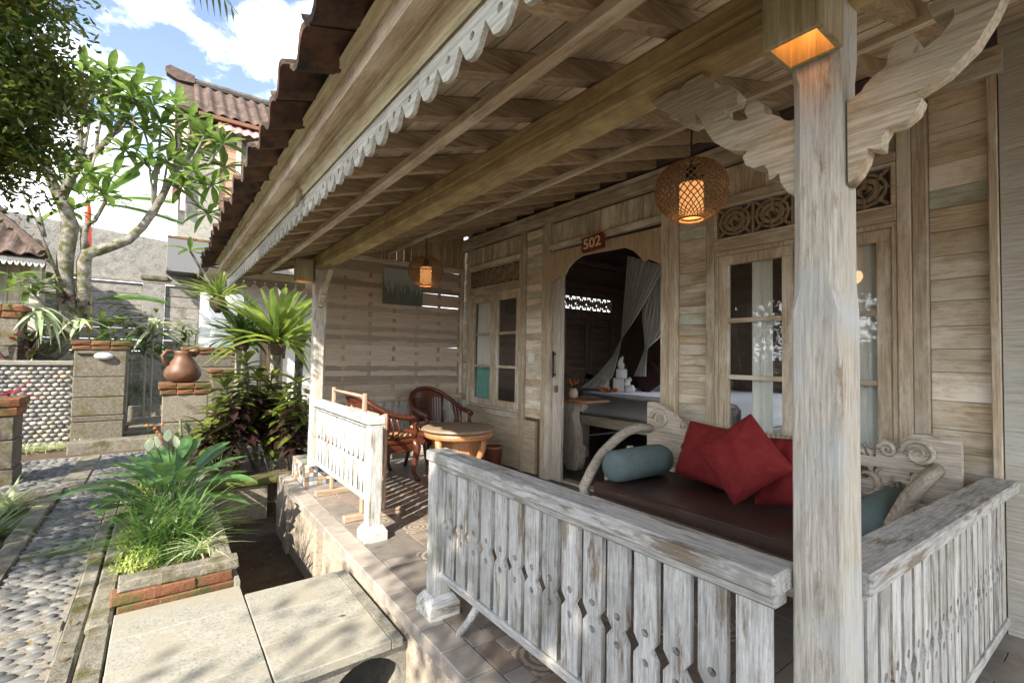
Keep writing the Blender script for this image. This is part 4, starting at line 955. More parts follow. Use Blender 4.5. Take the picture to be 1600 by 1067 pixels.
def stones(x0, x1, y0, y1, z, par, lmin=.5, lmax=.95):
    y = y0
    while y < y1-.1:
        L_ = min(R_(lmin, lmax), y1-y); t = R_(-.006, .006)
        mb = MB().box(x0+t, x1+t, y+.006, y+L_-.006, -.3, z+R_(-.012, .012), .012); mb.v = [(a+R_(-.004, .004), b+R_(-.004, .004), c+R_(-.003, .003)) for a, b, c in mb.v]
        mb.build('border_stone', M_BORD, par); y += L_
stones(-.348, -.262, 1.5, 6.6, -.145, pa); stones(-.255, -.157, 1.5, 6.6, -.13, pa); stones(-.86, -.728, 0, 6.6, -.135, pa, .7, 1.2)
cp = struct(MB().box(-1.55, .02, 6.70, 8.55, -.3, -.166).build('cross_path', M_MORT))
pebble_field(cp, lay(-1.5, -.82, 6.78, 8.5, -.170)+lay(-.55, -.02, 6.78, 8.5, -.170), 300)
MB().box(-.80, -.60, 6.72, 8.5, -.2, -.150, .008).build('border_stone', M_BORD, cp); MB().box(-1.5, 0, 6.63, 6.70, -.3, -.150, .008).build('border_stone', M_BORD, cp)
gp = struct(MB().box(-.42, .30, 9.25, 14.3, -.25, -.10).box(-1.0, .30, 8.95, 9.25, -.25, -.04, .01).build('gate_path', M_BORD))
# brick planter, retaining wall
pn = thing('brick_planter', 'mossy brick edged planting bed beside the pale slab bridge', 'planter', (.1, 4.5, -.2))
bme = MB().box(-.098, .098, -.048, .048, -.031, .031, .006); bme.v = [(a+R_(-.004, .004), b+R_(-.004, .004), c+R_(-.003, .003)) for a, b, c in bme.v]
bme = bme.mesh('brick'); bme.materials.append(M_BRK); bme2 = bme.copy(); bme2.materials.clear(); bme2.materials.append(M_BORD)
def brick(par, x, y, z, rot=0, s=(1, 1, 1), mesh=None):
    o = link('brick', mesh or bme, par); o.matrix_local = T(Vector((x, y, z))-ORG[par.name]) @ Matrix.Rotation(rot+R_(-.02, .02), 4, 'Z') @ Matrix.Diagonal((*s, 1)); return o
for c_ in range(3):
    for i in range(3): brick(pn, -.045+i*.185-(.03 if c_ % 2 else 0), 3.36+R_(-.006, .006), -.15+c_*.066, mesh=bme2 if c_ == 2 else bme)
    for i in range(13): brick(pn, .35+R_(-.005, .005), 3.51+i*.205, -.15+c_*.066, math.pi/2, mesh=bme2 if c_ == 2 else bme)
MB().box(-.14, .30, 3.41, 6.2, -.3, -.03).build('bed_soil', M_SOIL, pn)
MB().box(.40, .424, 3.245, 6.07, -.62, -.10).build('side_wall', M_CONC, pn)
rw = thing('retaining_wall', 'stained low concrete wall with mossy coping at the pit end', 'wall', (1.0, 6.15, -.62))
MB().box(.43, 1.03, 6.03, 6.2, -.62, -.24).build('wall_body', M_STUC, rw)
MB().box(.41, 1.7, 5.99, 6.28, -.238, -.17, .02).build('coping', stone('mossy_coping', (.10, .10, .04), (.24, .20, .09), moss=(.10, .12, .015), mamt=.5, sc=14), rw)
# pillars
def pillar(lab, x0, x1, y0, y1, zs, capz, mat=M_BLK, nb=3):
    t = thing('stone_pillar', lab, 'pillar', ((x0+x1)/2, (y0+y1)/2, zs[0]))
    for a, b in zip(zs, zs[1:]):
        q = R_(-.006, .006); MB().box(x0+q, x1+q, y0, y1, a+.004, b-.004, .010).build('block', mat, t)
    MB().box(x0+.03, x1-.03, y0+.03, y1-.03, zs[0], zs[-1]).build('core', M_MORT, t)
    h = (capz-zs[-1])/2; wx = (x1-x0+.08)/nb; wy = (y1-y0+.08)/2
    for c_ in range(2):
        o = .04 if c_ else .022
        for i in range(nb):
            for j in range(2): brick(t, x0-o+((x1-x0)+2*o)/nb*(i+.5), y0-o+((y1-y0)+2*o)/2*(j+.5), zs[-1]+h*(c_+.5), 0, (((x1-x0)+2*o)/nb/.199, ((y1-y0)+2*o)/2/.098, h/.064))
    return t
pillar('tall stone block pillar with mossy brick cap and a grey lamp', -1.04, -.43, 9.6, 10.2, [-.2, .17, .26, .54, .85, 1.26], 1.40)
pillar('stone pillar with thick brick cap carrying the clay jug', .03, .50, 7.2, 7.66, [-.2, .06, .38, .72], .86, stone('rough_stucco', (.19, .165, .125), (.34, .305, .245), moss=(.15, .13, .07), mamt=.3, sc=40, bst=1.2))
pillar('brick capped stone pillar on the house side of the garden gate', .32, 1.18, 9.6, 10.2, [-.2, .2, .7, 1.0, 1.22], 1.34, nb=4)
pillar('lower grey pillar with brick cap behind the crotons', .66, 1.12, 8.7, 9.15, [-.2, .35, .88], .99)
pillar('stone block pillar beside the leafy iris bed', -1.66, -1.20, 7.1, 7.5, [-.2, .0, .3, .55], .74, nb=2)
pillar('stone block pillar with brick cap below the small tiled house', -2.35, -1.75, 10.3, 10.9, [-.2, .4, .9, 1.3, 1.72], 1.93)
lp_ = thing('wall_lamp', 'grey oval bulkhead lamp on the tall stone pillar', 'lamp', (-.72, 9.57, 1.17))
me = MB().lathe([(.0, -.02), (.10, -.015), (.115, .0), (.10, .03), (.06, .05), (.0, .055)], 20).mesh('lamp_glass'); me.materials.append(plain('lamp_grey', (.45, .46, .47), .3))
put('lamp_glass', me, lp_, None, T((-.70, 9.57, 1.17)) @ Matrix.Rotation(math.pi/2, 4, 'X') @ Matrix.Diagonal((1, .5, 1, 1)))
MB().box(-1.0, -.82, 9.57, 9.6, 1.195, 1.21).build('conduit', M_IRON, lp_)
pw = thing('pebble_wall', 'low garden wall faced with rounded river pebbles', 'wall', (-1.5, 9.85, -.2))
MB().box(-2.2, -1.05, 9.78, 9.98, -.2, 1.02).build('wall_body', M_MORT, pw); MB().box(-2.22, -1.05, 9.72, 10.0, 1.021, 1.09, .01).build('coping', M_CONC, pw)
z = -.14; row = 0
while z < 1.0:
    x = -2.05+(.045 if row % 2 else 0)
    while x < -1.08:
        o = link('pebble', PEBC[random.randrange(4)], pw); o.matrix_local = T(Vector((x+R_(-.008, .008), 9.775, z))-ORG[pw.name]) @ Matrix.Diagonal((R_(.075, .10), .07, R_(.055, .07), 1)); x += .09
    z += .062; row += 1
jg = thing('clay_jug', 'brown clay jug with handle and spout on the brick capped pillar', 'jug', (.24, 7.42, .865))
jm = plain('brown_clay', (.085, .042, .024), .5, .35, nsc=7, c2=(.16, .078, .042), bst=.15); jc = (.24, 7.42, .865)
MB().lathe([(.09, 0), (.16, .02), (.205, .09), (.20, .15), (.15, .24), (.105, .31), (.10, .36), (.125, .40), (.118, .40), (.09, .36), (.09, .30), (.02, .25)], 28, jc).build('body', jm, jg, True)
MB().tube([(.14, 7.40, 1.255), (.06, 7.38, 1.26), (.02, 7.37, 1.20), (.04, 7.37, 1.12), (.10, 7.38, 1.08)], [.02, .024, .022, .022, .02], 8).build('handle', jm, jg, True)
MB().tube([(.33, 7.43, 1.23), (.38, 7.44, 1.265), (.41, 7.45, 1.275)], [.06, .045, .03], 8).build('spout', jm, jg, True)
# back walls
bw = thing('boundary_wall', 'tall grey boundary wall of rough plaster over concrete planks', 'wall', (-2, 14.6, -.2))
M_RGH = stone('rough_plaster', (.15, .145, .13), (.36, .35, .325), sc=7, bst=2.0, var=0, third=(.27, .26, .24))
mb = MB(); mb.prism([(-9, 2.99), (1.6, 2.99), (1.6, 3.86), (-9, 4.7)], 'y', 14.48, 14.8).build('upper_wall', M_RGH, bw)
MB().box(-9, 1.6, 14.40, 14.5, 2.90, 2.985, .01).build('ledge', M_CONC, bw)
pz = at(221, 500, y=14.4).x; pz2 = at(256, 500, y=14.4).x; pz3 = at(310, 500, y=14.4).x
MB().box(pz, pz2, 14.40, 14.6, -.2, 2.895, .01).build('wall_post', M_RGH, bw); MB().box(pz-.05, pz2+.05, 14.36, 14.62, 2.99, 3.10, .01).build('post_cap', M_BORD, bw)
M_PANEL = stone('concrete_plank', (.18, .17, .15), (.33, .32, .29), moss=(.13, .12, .10), mamt=.42, sc=9, bst=.5, var=.15)
for a, b in ((-9, -4.4), (-4.38, pz-.003), (pz2+.003, pz3), (pz3+.01, 1.6)):
    for k in range(11): MB().box(a, b, 14.46+R_(0, .02), 14.6, -.1+k*.272+.004, -.1+(k+1)*.272-.004, .008).build('wall_plank', M_PANEL, bw)
# neighbouring white cottage
M_WH = stone('white_wall', (.70, .70, .67), (.78, .78, .75), sc=5, bst=.15, var=.06)
wc = thing('white_cottage', 'white walled cottage with boarded porch ceiling behind the ferns', 'house', (2.5, 13, -.2))
wx0 = at(312, 500, y=12.5).x; wx1 = at(380, 500, y=12.5).x
k = 0; z = -.2
while z < 2.55:
    x = wx0; h = .2
    while x < wx1-.02: w = min(.42 if (x > wx0 or k % 2) else .21, wx1-x); MB().box(x+.002, x+w-.002, 12.5, 12.62, z+.002, z+h-.002, .004).build('block', M_WH, wc); x += w
    z += h; k += 1
MB().box(wx0+.2, wx0+.30, 12.44, 12.499, -.2, 2.6, .004).build('downpipe', plain('pipe_white', (.75, .75, .73), .4), wc)
MB().box(wx1, 6.5, 15.3, 15.42, -.2, 3.05).build('back_wall', M_WH, wc); MB().box(3.75, 3.87, 11.4, 15.3, -.2, 3.05).build('side_wall', M_WH, wc)
for k in range(14): MB().box(wx0+.1, 3.75, 12.0+k*.235, 12.0+k*.235+.23, 3.05, 3.07, .002).build('ceiling_board', wood('pale_ceiling', (.50, .42, .34), (.60, .52, .43), 'x'), wc)
MB().box(wx0, 4.2, 11.9, 15.5, 3.09, 3.2).build('roof_slab', M_CONC, wc)
for y in (12.3, 13.0, 13.7):
    f = MB().box(3.70, 3.75, y, y+.42, 1.9, 2.55, .004).build('window', wraft('z'), wc); MB().box(3.69, 3.699, y+.05, y+.37, 1.95, 2.5).build('pane', GLASS, f)
dm = MB().box(2.3, 2.9, 15.24, 15.3, -.2, 1.9, .005).build('door', wraft('z'), wc)
for k in range(5): MB().box(2.34+k*.105, 2.43+k*.105, 15.225, 15.24, -.1, 1.8, .003).build('door_board', wraft('z'), dm)
# tiled roofs
M_RT2 = stone('weathered_tile', (.06, .042, .034), (.14, .10, .08), moss=(.09, .085, .075), mamt=.35, sc=9, var=.25)
TME2 = TME.copy(); TME2.materials.clear(); TME2.materials.append(M_RT2)
def tilefield(par, P0, ex, es, nc, nr, s=1.0, clip=None):
    ex = Vector(ex).normalized(); es = Vector(es).normalized(); nz = es.cross(ex)
    if nz.z < 0: nz = -nz
    for r in range(nr):
        for c_ in range(nc):
            p = Vector(P0)+ex*c_*.235*s+es*r*.24*s+nz*.03
            if clip and not clip(p, r, c_): continue
            o = link('roof_tile', TME2, par); M = Matrix((es, ex, nz)).transposed().to_4x4(); M.translation = p-ORG[par.name]+nz*R_(-.004, .004)
            o.matrix_local = M @ Matrix.Diagonal((s, s, s*1.3, 1))
h2 = thing('two_storey_house', 'two storey house with dark tiled ridge and pink roof sheeting', 'house', (3.5, 20, -.2))
e0 = at(322, 176, y=19); e1 = at(430, 206, y=19); ez = (e0.z+e1.z)/2; rz_ = at(375, 154, y=21.2).z
rf = MB().prism([(19.0, ez-.06), (21.2, rz_-.06), (23.4, ez-.06)], 'x', at(268, 160, y=21).x+.1, 8.0).build('roof', M_RT2, h2)
tilefield(rf, (at(305, 172, y=19).x, 19.0, ez), (1, 0, 0), (0, 2.2, rz_-ez), 14, 7, 1.55)
x_ = at(272, 160, y=21.2).x
MB().tube([(x_+i*.35, 21.2, rz_+.1+.02*(i % 2)) for i in range(20)], .14, 8).build('ridge_tiles', plain('ridge_dark', (.05, .05, .05), .85, nsc=4, c2=(.13, .11, .09)), rf)
MB().prism([(x_-.25, rz_+.1), (x_+.1, rz_-.05), (x_+.6, rz_+.0), (x_+.6, rz_+.28), (x_+.1, rz_+.36), (x_-.15, rz_+.42), (x_-.3, rz_+.3)], 'y', 21.05, 21.35).build('ridge_horn', M_RT2, rf)
MB().box(e0.x-.2, 8, 18.95, 19.0, ez-.14, ez-.01, .01).build('eave_board', wood('brown_board', (.13, .06, .035), (.2, .1, .06), 'x'), rf)
def pk(s, t): return (at(341, 190, y=19.1).x+s*4.5, 19.1-.35*(1-t)+.0, ez-.17-.35*(1-t)+.035*math.sin(s*4.5*2*math.pi/.28))
MB().grid(pk, 160, 2).build('pink_sheeting', plain('pink_sheet', (.55, .25, .22), .6), rf, True)
MB().box(at(281, 240, y=19.6).x, 8, 19.6, 19.75, -.2, ez).build('wall', stone('cream_render', (.22, .205, .17), (.33, .315, .27), sc=5, bst=.2), h2)
for ua, ub, va, vb, mt in ((345, 371, 222, 330, 'a'), (270, 288, 185, 310, 'a'), (300, 330, 180, 235, 'b')):
    a = at(ua, va, y=19.5); b = at(ub, vb, y=19.5); z = b.z
    while z < a.z: MB().box(a.x, b.x, 19.5, 19.599, z+.006, min(z+.26, a.z)-.006, .006).build('siding_board', wood('red_siding', (.34, .19, .12), (.50, .32, .22), 'x', var=.1), h2); z += .26
for u in (268, 289, 341, 374): a = at(u, 230, y=19.4); MB().box(a.x-.07, a.x+.07, 19.38, 19.5, at(u, 330, y=19.4).z, ez-.1, .01).build('column', wood('cream_column', (.55, .47, .36), (.65, .58, .46), 'z'), h2)
g0 = at(262, 365, y=13.9); g1 = at(312, 428, y=13.9)
gb = thing('water_tank_ledge', 'dark grey concrete ledge jutting above the boundary wall', 'ledge', (g0.x+.3, 14.2, g1.z))
MB().box(g0.x, g0.x+1.0, 13.9, 14.479, g1.z, g0.z-.1, .01).build('ledge_body', plain('dark_grey_render', (.16, .16, .165), .85), gb)
for i in range(5): brick(gb, g0.x+.1+i*.2, 13.96, g0.z-.06)
h3 = thing('small_tiled_house', 'small wooden house with mossy tiled hip roof and scalloped eave', 'house', (-3.2, 11.5, -.2))
rf3 = MB().add([(-7, 11.0, 2.80), (-1.62, 11.0, 2.76), (-3.2, 13.2, 4.35), (-7, 13.2, 4.35)], [(0, 1, 2, 3)]).add([(-1.62, 11.0, 2.76), (-1.62, 15.4, 2.76), (-3.2, 13.2, 4.35)], [(0, 1, 2)]).build('roof', M_RT2, h3)
tilefield(rf3, (-4.2, 10.95, 2.78), (1, 0, 0), (0, 2.2, 1.57), 11, 11, 1.0, lambda p, r, c_: p.x < -1.72-(p.y-11)*.72)
MB().tube([(-1.62, 11.0, 2.84), (-2.4, 12.1, 3.62), (-3.2, 13.2, 4.42)], .09, 8).build('hip_tiles', M_RT2, rf3)
for k in range(12): put('valance', vme, rf3, None, T((-7.0+k*.45, 11.02, 2.75)) @ XZ @ Matrix.Diagonal((.67, 1.2, 1, 1)))
MB().box(-7, -1.64, 11.03, 11.07, 2.70, 2.77, .004).build('eave_board', wfas('x'), rf3)
mb = h3
for x in (-1.75, -2.35, -2.95): MB().box(x-.06, x+.06, 11.25, 11.37, -.2, 2.72, .006).build('post', wpost('z'), h3)
for k in range(16): MB().box(-4.2+k*.155, -4.2+k*.155+.15, 11.9, 11.95, -.2, 2.9, .004).build('wall_board', wplank('z'), h3)
# ================================================================== garden: plants
G = leafm('frangipani_green', (.06, .12, .022), (.13, .21, .045), .38, .5); 
GY = leafm('yellow_leaf', (.45, .26, .02), (.55, .36, .04), .5, .35)
GF = leafm('fern_green', (.10, .165, .028), (.22, .29, .055), .4, .55, .2); GD = leafm('dark_fern_green', (.035, .075, .02), (.07, .12, .03), .4, .4)
GC = leafm('croton_green', (.035, .085, .018), (.20, .20, .03), .3, .3, .35); GP = leafm('croton_dark', (.022, .020, .016), (.07, .022, .022), .3, .2, .4)
GL = leafm('lily_green', (.08, .17, .045), (.13, .25, .08), .4, .3, .2); GW = leafm('spathe_white', (.50, .58, .34), (.66, .70, .52), .5, .4, .05)
GG = leafm('grass_green', (.07, .15, .03), (.14, .24, .06), .45, .4, .2); GV = leafm('variegated_green', (.38, .44, .22), (.58, .60, .40), .45, .35, .15)
GS = leafm('sedum_lime', (.22, .33, .06), (.38, .46, .12), .6, .4, .1); GT = leafm('tree_green', (.022, .045, .010), (.07, .095, .018), .4, .4, .25); GR = leafm('cordyline_red', (.12, .010, .015), (.22, .02, .03), .4, .3)
GTY = leafm('tree_yellow_green', (.08, .095, .012), (.18, .17, .02), .5, .45)
BARK = stone('pale_bark', (.085, .075, .058), (.30, .28, .24), moss=(.07, .07, .022), mamt=.50, sc=11, bst=.7, msc=7); TWIG = plain('twig', (.20, .19, .15), .8, .2)
LF = {}
def leafme(key, mat, **k):
    if key not in LF: LF[key] = leafshape(key, 1, **k); LF[key].materials.append(mat)
    return LF[key]
L_FR = [leafme('frangipani_leaf%d' % i, G, Wd=.29, seg=6, bend=b, fold=.18, tip=1.25) for i, b in enumerate((.15, .35, .55))]
L_NEST = [leafme('nest_leaf%d' % i, GF, Wd=.10, seg=9, bend=b, fold=.25, tip=.85, wave=.006) for i, b in enumerate((.15, .4, .7))]
L_NESTD = [leafme('dark_nest_leaf%d' % i, GD, Wd=.18, seg=8, bend=b, fold=.2, tip=.9) for i, b in enumerate((.2, .45))]
L_CR = [leafme('croton_leaf%d' % i, m, Wd=.36, seg=6, bend=.35, fold=.18, tip=1.15) for i, m in enumerate((GC, GP))]
L_LILY = [leafme('lily_leaf%d' % i, GL, Wd=.36, seg=7, bend=b, fold=.15, tip=.95) for i, b in enumerate((.25, .5))]
L_RED = leafme('red_leaf', GR, Wd=.16, seg=6, bend=.4); L_VAR = leafme('var_leaf', GV, Wd=.07, seg=7, bend=.7, fold=.3); L_DARK = leafme('bromeliad_leaf', GP, Wd=.14, seg=6, bend=.4)
L_YEL = leafme('yellow_hanging_leaf', GY, Wd=.42, seg=6, bend=.1)
def sph(a, e): return Vector((math.cos(a)*math.cos(e), math.sin(a)*math.cos(e), math.sin(e)))
def rosette_l(par, c, n, mes, L, e0, e1, jit=.25, Ws=1):
    for k in range(n):
        t = k/max(1, n-1); a = k*2.4+R_(-.3, .3); e = e0+(e1-e0)*t+R_(-jit, jit); l_ = L*R_(.75, 1.1)
        leafobj(random.choice(mes), par, Vector(c)+sph(a, 0)*.012, sph(a, e), l_, l_*Ws)
def blades(mb, c, n, L, w, spread=.05, e0=.5, e1=1.4, seg=5, droop=.5):
    for k in range(n):
        a = R_(0, 6.28); e = R_(e0, e1); l_ = L*R_(.5, 1.05); d = sph(a, e); s = d.cross(Vector((0, 0, 1))).normalized(); p0 = Vector(c)+Vector((R_(-spread, spread), R_(-spread, spread), 0)); vs = []
        for i in range(seg+1):
            t = i/seg; p = p0+d*l_*t+sph(a, 0)*droop*l_*t*t*.5-Vector((0, 0, droop*l_*t*t*.6)); ww = w*(1-t**2)*.5+.0004; vs += [p-s*ww, p+s*ww]
        mb.add(vs, [(2*i, 2*i+1, 2*i+3, 2*i+2) for i in range(seg)])
    return mb
def cloud(mb, ctr, rad, n, L, w, clumps=40, cr=.25, flat=.3):
    cs = []
    for _ in range(clumps):
        v = Vector((random.gauss(0, 1), random.gauss(0, 1), random.gauss(0, 1))).normalized()*R_(.25, 1)**.5; cs.append(Vector((ctr[0]+v.x*rad[0], ctr[1]+v.y*rad[1], ctr[2]+v.z*rad[2])))
    for k in range(n):
        c = random.choice(cs); p = c+Vector((random.gauss(0, cr), random.gauss(0, cr), random.gauss(0, cr*.7)))
        d = sph(R_(0, 6.28), random.gauss(-.2, .5)); s = d.cross(Vector((random.gauss(0, flat), random.gauss(0, flat), 1))).normalized(); l_ = L*R_(.6, 1.2); ww = w*R_(.7, 1.2)*.5
        mb.add([p, p+d*l_*.5-s*ww, p+d*l_, p+d*l_*.5+s*ww], [(0, 1, 2, 3)])
    return mb, cs
def frond(mb, rm, base, d, L, n=34, leaf=.35, droop=.5, w=.018, ldroop=.5):
    d = Vector(d).normalized(); side = d.cross(Vector((0, 0, 1))).normalized(); pts = []
    for i in range(n+1):
        t = i/n; pts.append(Vector(base)+d*L*t-Vector((0, 0, droop*L*t*t)))
    rm.tube(pts[::3]+[pts[-1]], [.014*(1-.8*i/(len(pts[::3]))) for i in range(len(pts[::3])+1)], 5)
    for i in range(3, n+1):
        t = i/n; tn = (pts[i]-pts[i-1]).normalized(); ll = leaf*(math.sin(math.pi*min(1, t*.9+.1))**.6)
        for s in (-1, 1):
            ld = (side*s*.9+tn*.65).normalized(); p = pts[i]; q1 = p+ld*ll*.5-Vector((0, 0, ldroop*ll*.15)); q2 = p+ld*ll-Vector((0, 0, ldroop*ll*.55)); wv = tn*w
            mb.add([p, q1-wv, q2, q1+wv], [(0, 1, 2, 3)])
# ---- main frangipani
fr = thing('frangipani_tree', 'large frangipani with mossy forked trunk behind the pebble wall', 'tree', at(75, 560, y=11))
def pxp(l, y=11): return [at(u, v, y=y) for u, v in l]
def trunk(par, px, r, name='trunk', y=11, mat=BARK): return MB().tube(pxp(px, y), r, 10).build(name, mat, par, True)
t1 = trunk(fr, [(60, 562), (85, 548), (108, 525), (112, 500), (104, 470), (100, 430), (103, 395), (110, 360), (104, 330), (93, 308), (84, 290), (70, 262), (60, 225)], [.16, .15, .14, .13, .125, .12, .115, .11, .105, .10, .085, .065, .04])
t2 = trunk(fr, [(112, 512), (128, 485), (131, 450), (131, 410), (136, 396), (152, 392), (176, 384), (200, 375), (222, 355), (240, 330), (253, 308), (264, 285), (276, 268)], [.12, .11, .10, .10, .10, .09, .085, .08, .075, .07, .065, .055, .045], 'limb')
t3 = trunk(fr, [(134, 402), (131, 370), (135, 352), (148, 345), (165, 315)], [.07, .05, .045, .035, .03], 'limb')
trunk(fr, [(95, 312), (112, 275), (128, 255), (150, 240), (172, 214), (190, 188), (205, 162)], [.08, .07, .06, .055, .05, .04, .03], 'limb')
tips = [[(129, 112), (127, 180), (128, 255)], [(147, 145), (138, 200), (128, 255)], [(207, 152), (205, 162)], [(216, 132), (205, 162)], [(180, 150), (174, 190), (172, 214)], [(200, 188), (186, 205), (172, 214)], [(160, 178), (152, 215), (150, 240)], [(225, 205), (243, 262), (240, 330)], [(252, 195), (246, 262), (240, 330)], [(262, 252), (256, 290), (253, 308)], [(297, 188), (294, 240), (276, 268)], [(348, 225), (322, 262), (276, 268)], [(320, 212), (300, 250), (276, 268)], [(302, 268), (276, 268)], [(285, 292), (264, 285)], [(332, 290), (300, 284), (270, 276)], [(325, 335), (295, 305), (264, 285)], [(162, 305), (165, 315)], [(112, 330), (131, 370)], [(275, 165), (280, 225), (276, 268)], [(240, 165), (205, 162)], [(172, 118), (174, 180), (172, 214)], [(275, 225), (272, 268)], [(305, 235), (290, 262)], [(350, 262), (310, 280), (276, 270)], [(232, 250), (238, 300), (240, 330)], [(110, 150), (122, 210), (128, 255)], [(140, 270), (150, 240)], [(195, 235), (160, 230)]]
for i, pth in enumerate(tips):
    yy = 11+R_(-.5, .4); P = [at(*pth[0], y=yy)]+[at(u, v, y=11) for u, v in pth[1:]]
    MB().tube(P, [.018, .026, .034][:len(P)], 6).build('branch', TWIG, fr, True); rosette_l(fr, P[0], 15, L_FR, .45, 1.1, -.35, .3, 1)
for u, v, bu, bv in ((20, 430, 95, 440), (45, 452, 95, 480), (60, 440, 92, 425), (160, 500, 130, 480)):
    p = at(u, v, y=10.8); b = at(bu, bv, y=11); MB().tube([b, (p+b)/2+Vector((0, 0, -.1)), p], [.025, .02, .015], 6).build('branch', TWIG, fr, True); rosette_l(fr, p, 7, L_FR, .40, .6, -.1, .2, 1)
for u, v in ((207, 178), (158, 168)): leafobj(L_YEL, fr, at(u, v, y=10.7), (.1, 0, -1), .32, .36)
for u, v, bu, bv in ((35, 300, 95, 440), (60, 325, 70, 370)): MB().tube([at(bu, bv, y=10.9), at(u, v, y=10.9)], [.03, .018], 6).build('branch', BARK, fr, True)
# epiphytes on its trunk
for u, v, n, me, L_, lab in ((105, 468, 16, [L_DARK], .34, 'dark purple bromeliad on the frangipani trunk'), (55, 460, 8, L_NESTD, .35, 'small dark fern at the frangipani fork'), (140, 478, 10, [L_DARK], .25, 'rusty bromeliad on the thinner frangipani limb')):
    c_ = at(u, v, y=10.75); b = thing('bromeliad', lab, 'bromeliad', c_); rosette_l(b, c_, n, me, L_, 1.0, -.1, .2)
L_STAG = leafme('staghorn_leaf', leafm('staghorn_pale', (.30, .38, .20), (.48, .54, .32), .6, .3, .1), Wd=.16, seg=7, bend=1.1, fold=.1)
for u, v, lab in ((62, 487, 'pale staghorn fern drooping from the frangipani trunk base'), (128, 505, 'smaller staghorn fern on the frangipani fork')):
    c_ = at(u, v, y=10.6); s = thing('staghorn_fern', lab, 'fern', c_, group='staghorn ferns on the frangipani')
    for k in range(16 if u < 100 else 11): leafobj(L_STAG, s, c_+Vector((R_(-.06, .06), R_(-.05, 0), R_(-.04, .06))), Vector((R_(-1, 1), R_(-1, -.2), R_(-.2, .7))), R_(.3, .55) if u < 100 else R_(.2, .36), .5)
# ---- second frangipani with nest fern
f2 = thing('frangipani_tree', 'slender grey frangipani limb carrying a nest fern beside the cottage', 'tree', at(372, 590, y=7.6))
trunk(f2, [(385, 600), (378, 560), (372, 520), (362, 500), (352, 485), (347, 470), (349, 445), (352, 425)], [.06, .06, .055, .055, .05, .04, .03, .02], 'trunk', 7.6)
trunk(f2, [(440, 560), (445, 520), (447, 490), (440, 462), (434, 440), (428, 432)], [.05, .05, .045, .035, .028, .02], 'limb', 8.6)
p = at(297, 392, y=7.6); MB().tube([at(345, 470, y=7.6), at(320, 430, y=7.6), p], [.03, .022, .016], 6).build('branch', BARK, f2, True); rosette_l(f2, p, 9, L_FR, .26, .9, -.1, .2)
def nest(lab, c, n, L, mes, stump=True, e=(1.25, .15)):
    t = thing('nest_fern', lab, 'fern', c); rosette_l(t, c, n, mes, L, e[0], e[1], .15)
    MB().lathe([(.03, -.20), (.09, -.12), (.11, -.03), (.05, .03)], 12, c).build('root_ball', M_SOIL, t, True)
    if stump: MB().tube([(c[0]+.03, c[1], -.21), (c[0]-.02, c[1]+.01, c[2]*.5-.1), (c[0], c[1], c[2]-.1)], [.08, .06, .07], 8).build('stump', BARK, t, True)
    return t
nest('sunlit nest fern perched on the slender grey limb', at(341, 466, y=7.5), 36, .46, L_NEST, False, e=(1.35, .35))
nest('large sunlit nest fern with arching fronds above the crotons', at(432, 538, y=7.2), 60, 1.0, L_NEST, e=(1.4, .2))
nest('dark green nest fern beside the brick capped pillars', at(378, 530, y=7.4), 38, .5, L_NESTD, e=(1.3, -.1))
nest('pale fern fronds behind the far veranda post', at(470, 520, y=7.9), 26, .65, L_NEST)
# ---- crotons
def croton(lab, base, stems, L=.2):
    t = thing('croton', lab, 'shrub', base)
    for tip, r in stems:
        tip = Vector(tip); b = Vector(base)+Vector((R_(-.04, .04), R_(-.04, .04), 0)); m_ = (tip+b)/2+Vector((R_(-.06, .06), R_(-.06, .06), 0))
        MB().tube([b, m_, tip], [r, r*.8, r*.4], 7).build('stem', stone('croton_bark', (.10, .085, .06), (.18, .16, .12), sc=20) if 'cb' not in LF else LF['cb'], t, True)
        if 'cb' not in LF: LF['cb'] = bpy.data.materials['croton_bark']
        n = 60
        for k in range(n):
            q = k/n; f = .35+.65*q; p_ = b.lerp(m_, f*2) if f < .5 else m_.lerp(tip, f*2-1); a = k*2.4; leafobj(L_CR[0] if (q > .62 or random.random() < .12) else L_CR[1], t, p_, sph(a, R_(-.25, .35)+.9*max(0, q-.8)*4), L*R_(.75, 1.2))
    return t
cb_ = at(405, 728, y=6.6)
croton('tall croton with yellow green top leaves and dark lower leaves', (cb_.x, 6.6, -.2), [(at(385, 560, y=6.5), .028), (at(352, 600, y=6.4), .02), (at(402, 585, y=6.8), .02)], .27)
croton('bushy croton with bronze lower leaves behind the mossy coping', (.62, 6.75, -.2), [(at(338, 640, y=6.8), .02), (at(360, 625, y=7.0), .02), (at(318, 665, y=6.7), .016)], .24)
croton('yellow flecked croton between the two darker crotons', (1.12, 6.9, -.2), [(at(425, 590, y=6.9), .022), (at(410, 625, y=7.0), .02), (at(448, 610, y=6.9), .018)], .26)
croton('dark leaved croton next to the far veranda post', (at(465, 740, y=6.3).x-.05, 6.35, -.2), [(at(465, 595, y=6.3), .025), (at(440, 620, y=6.5), .02), (at(478, 640, y=6.1), .018)], .25)
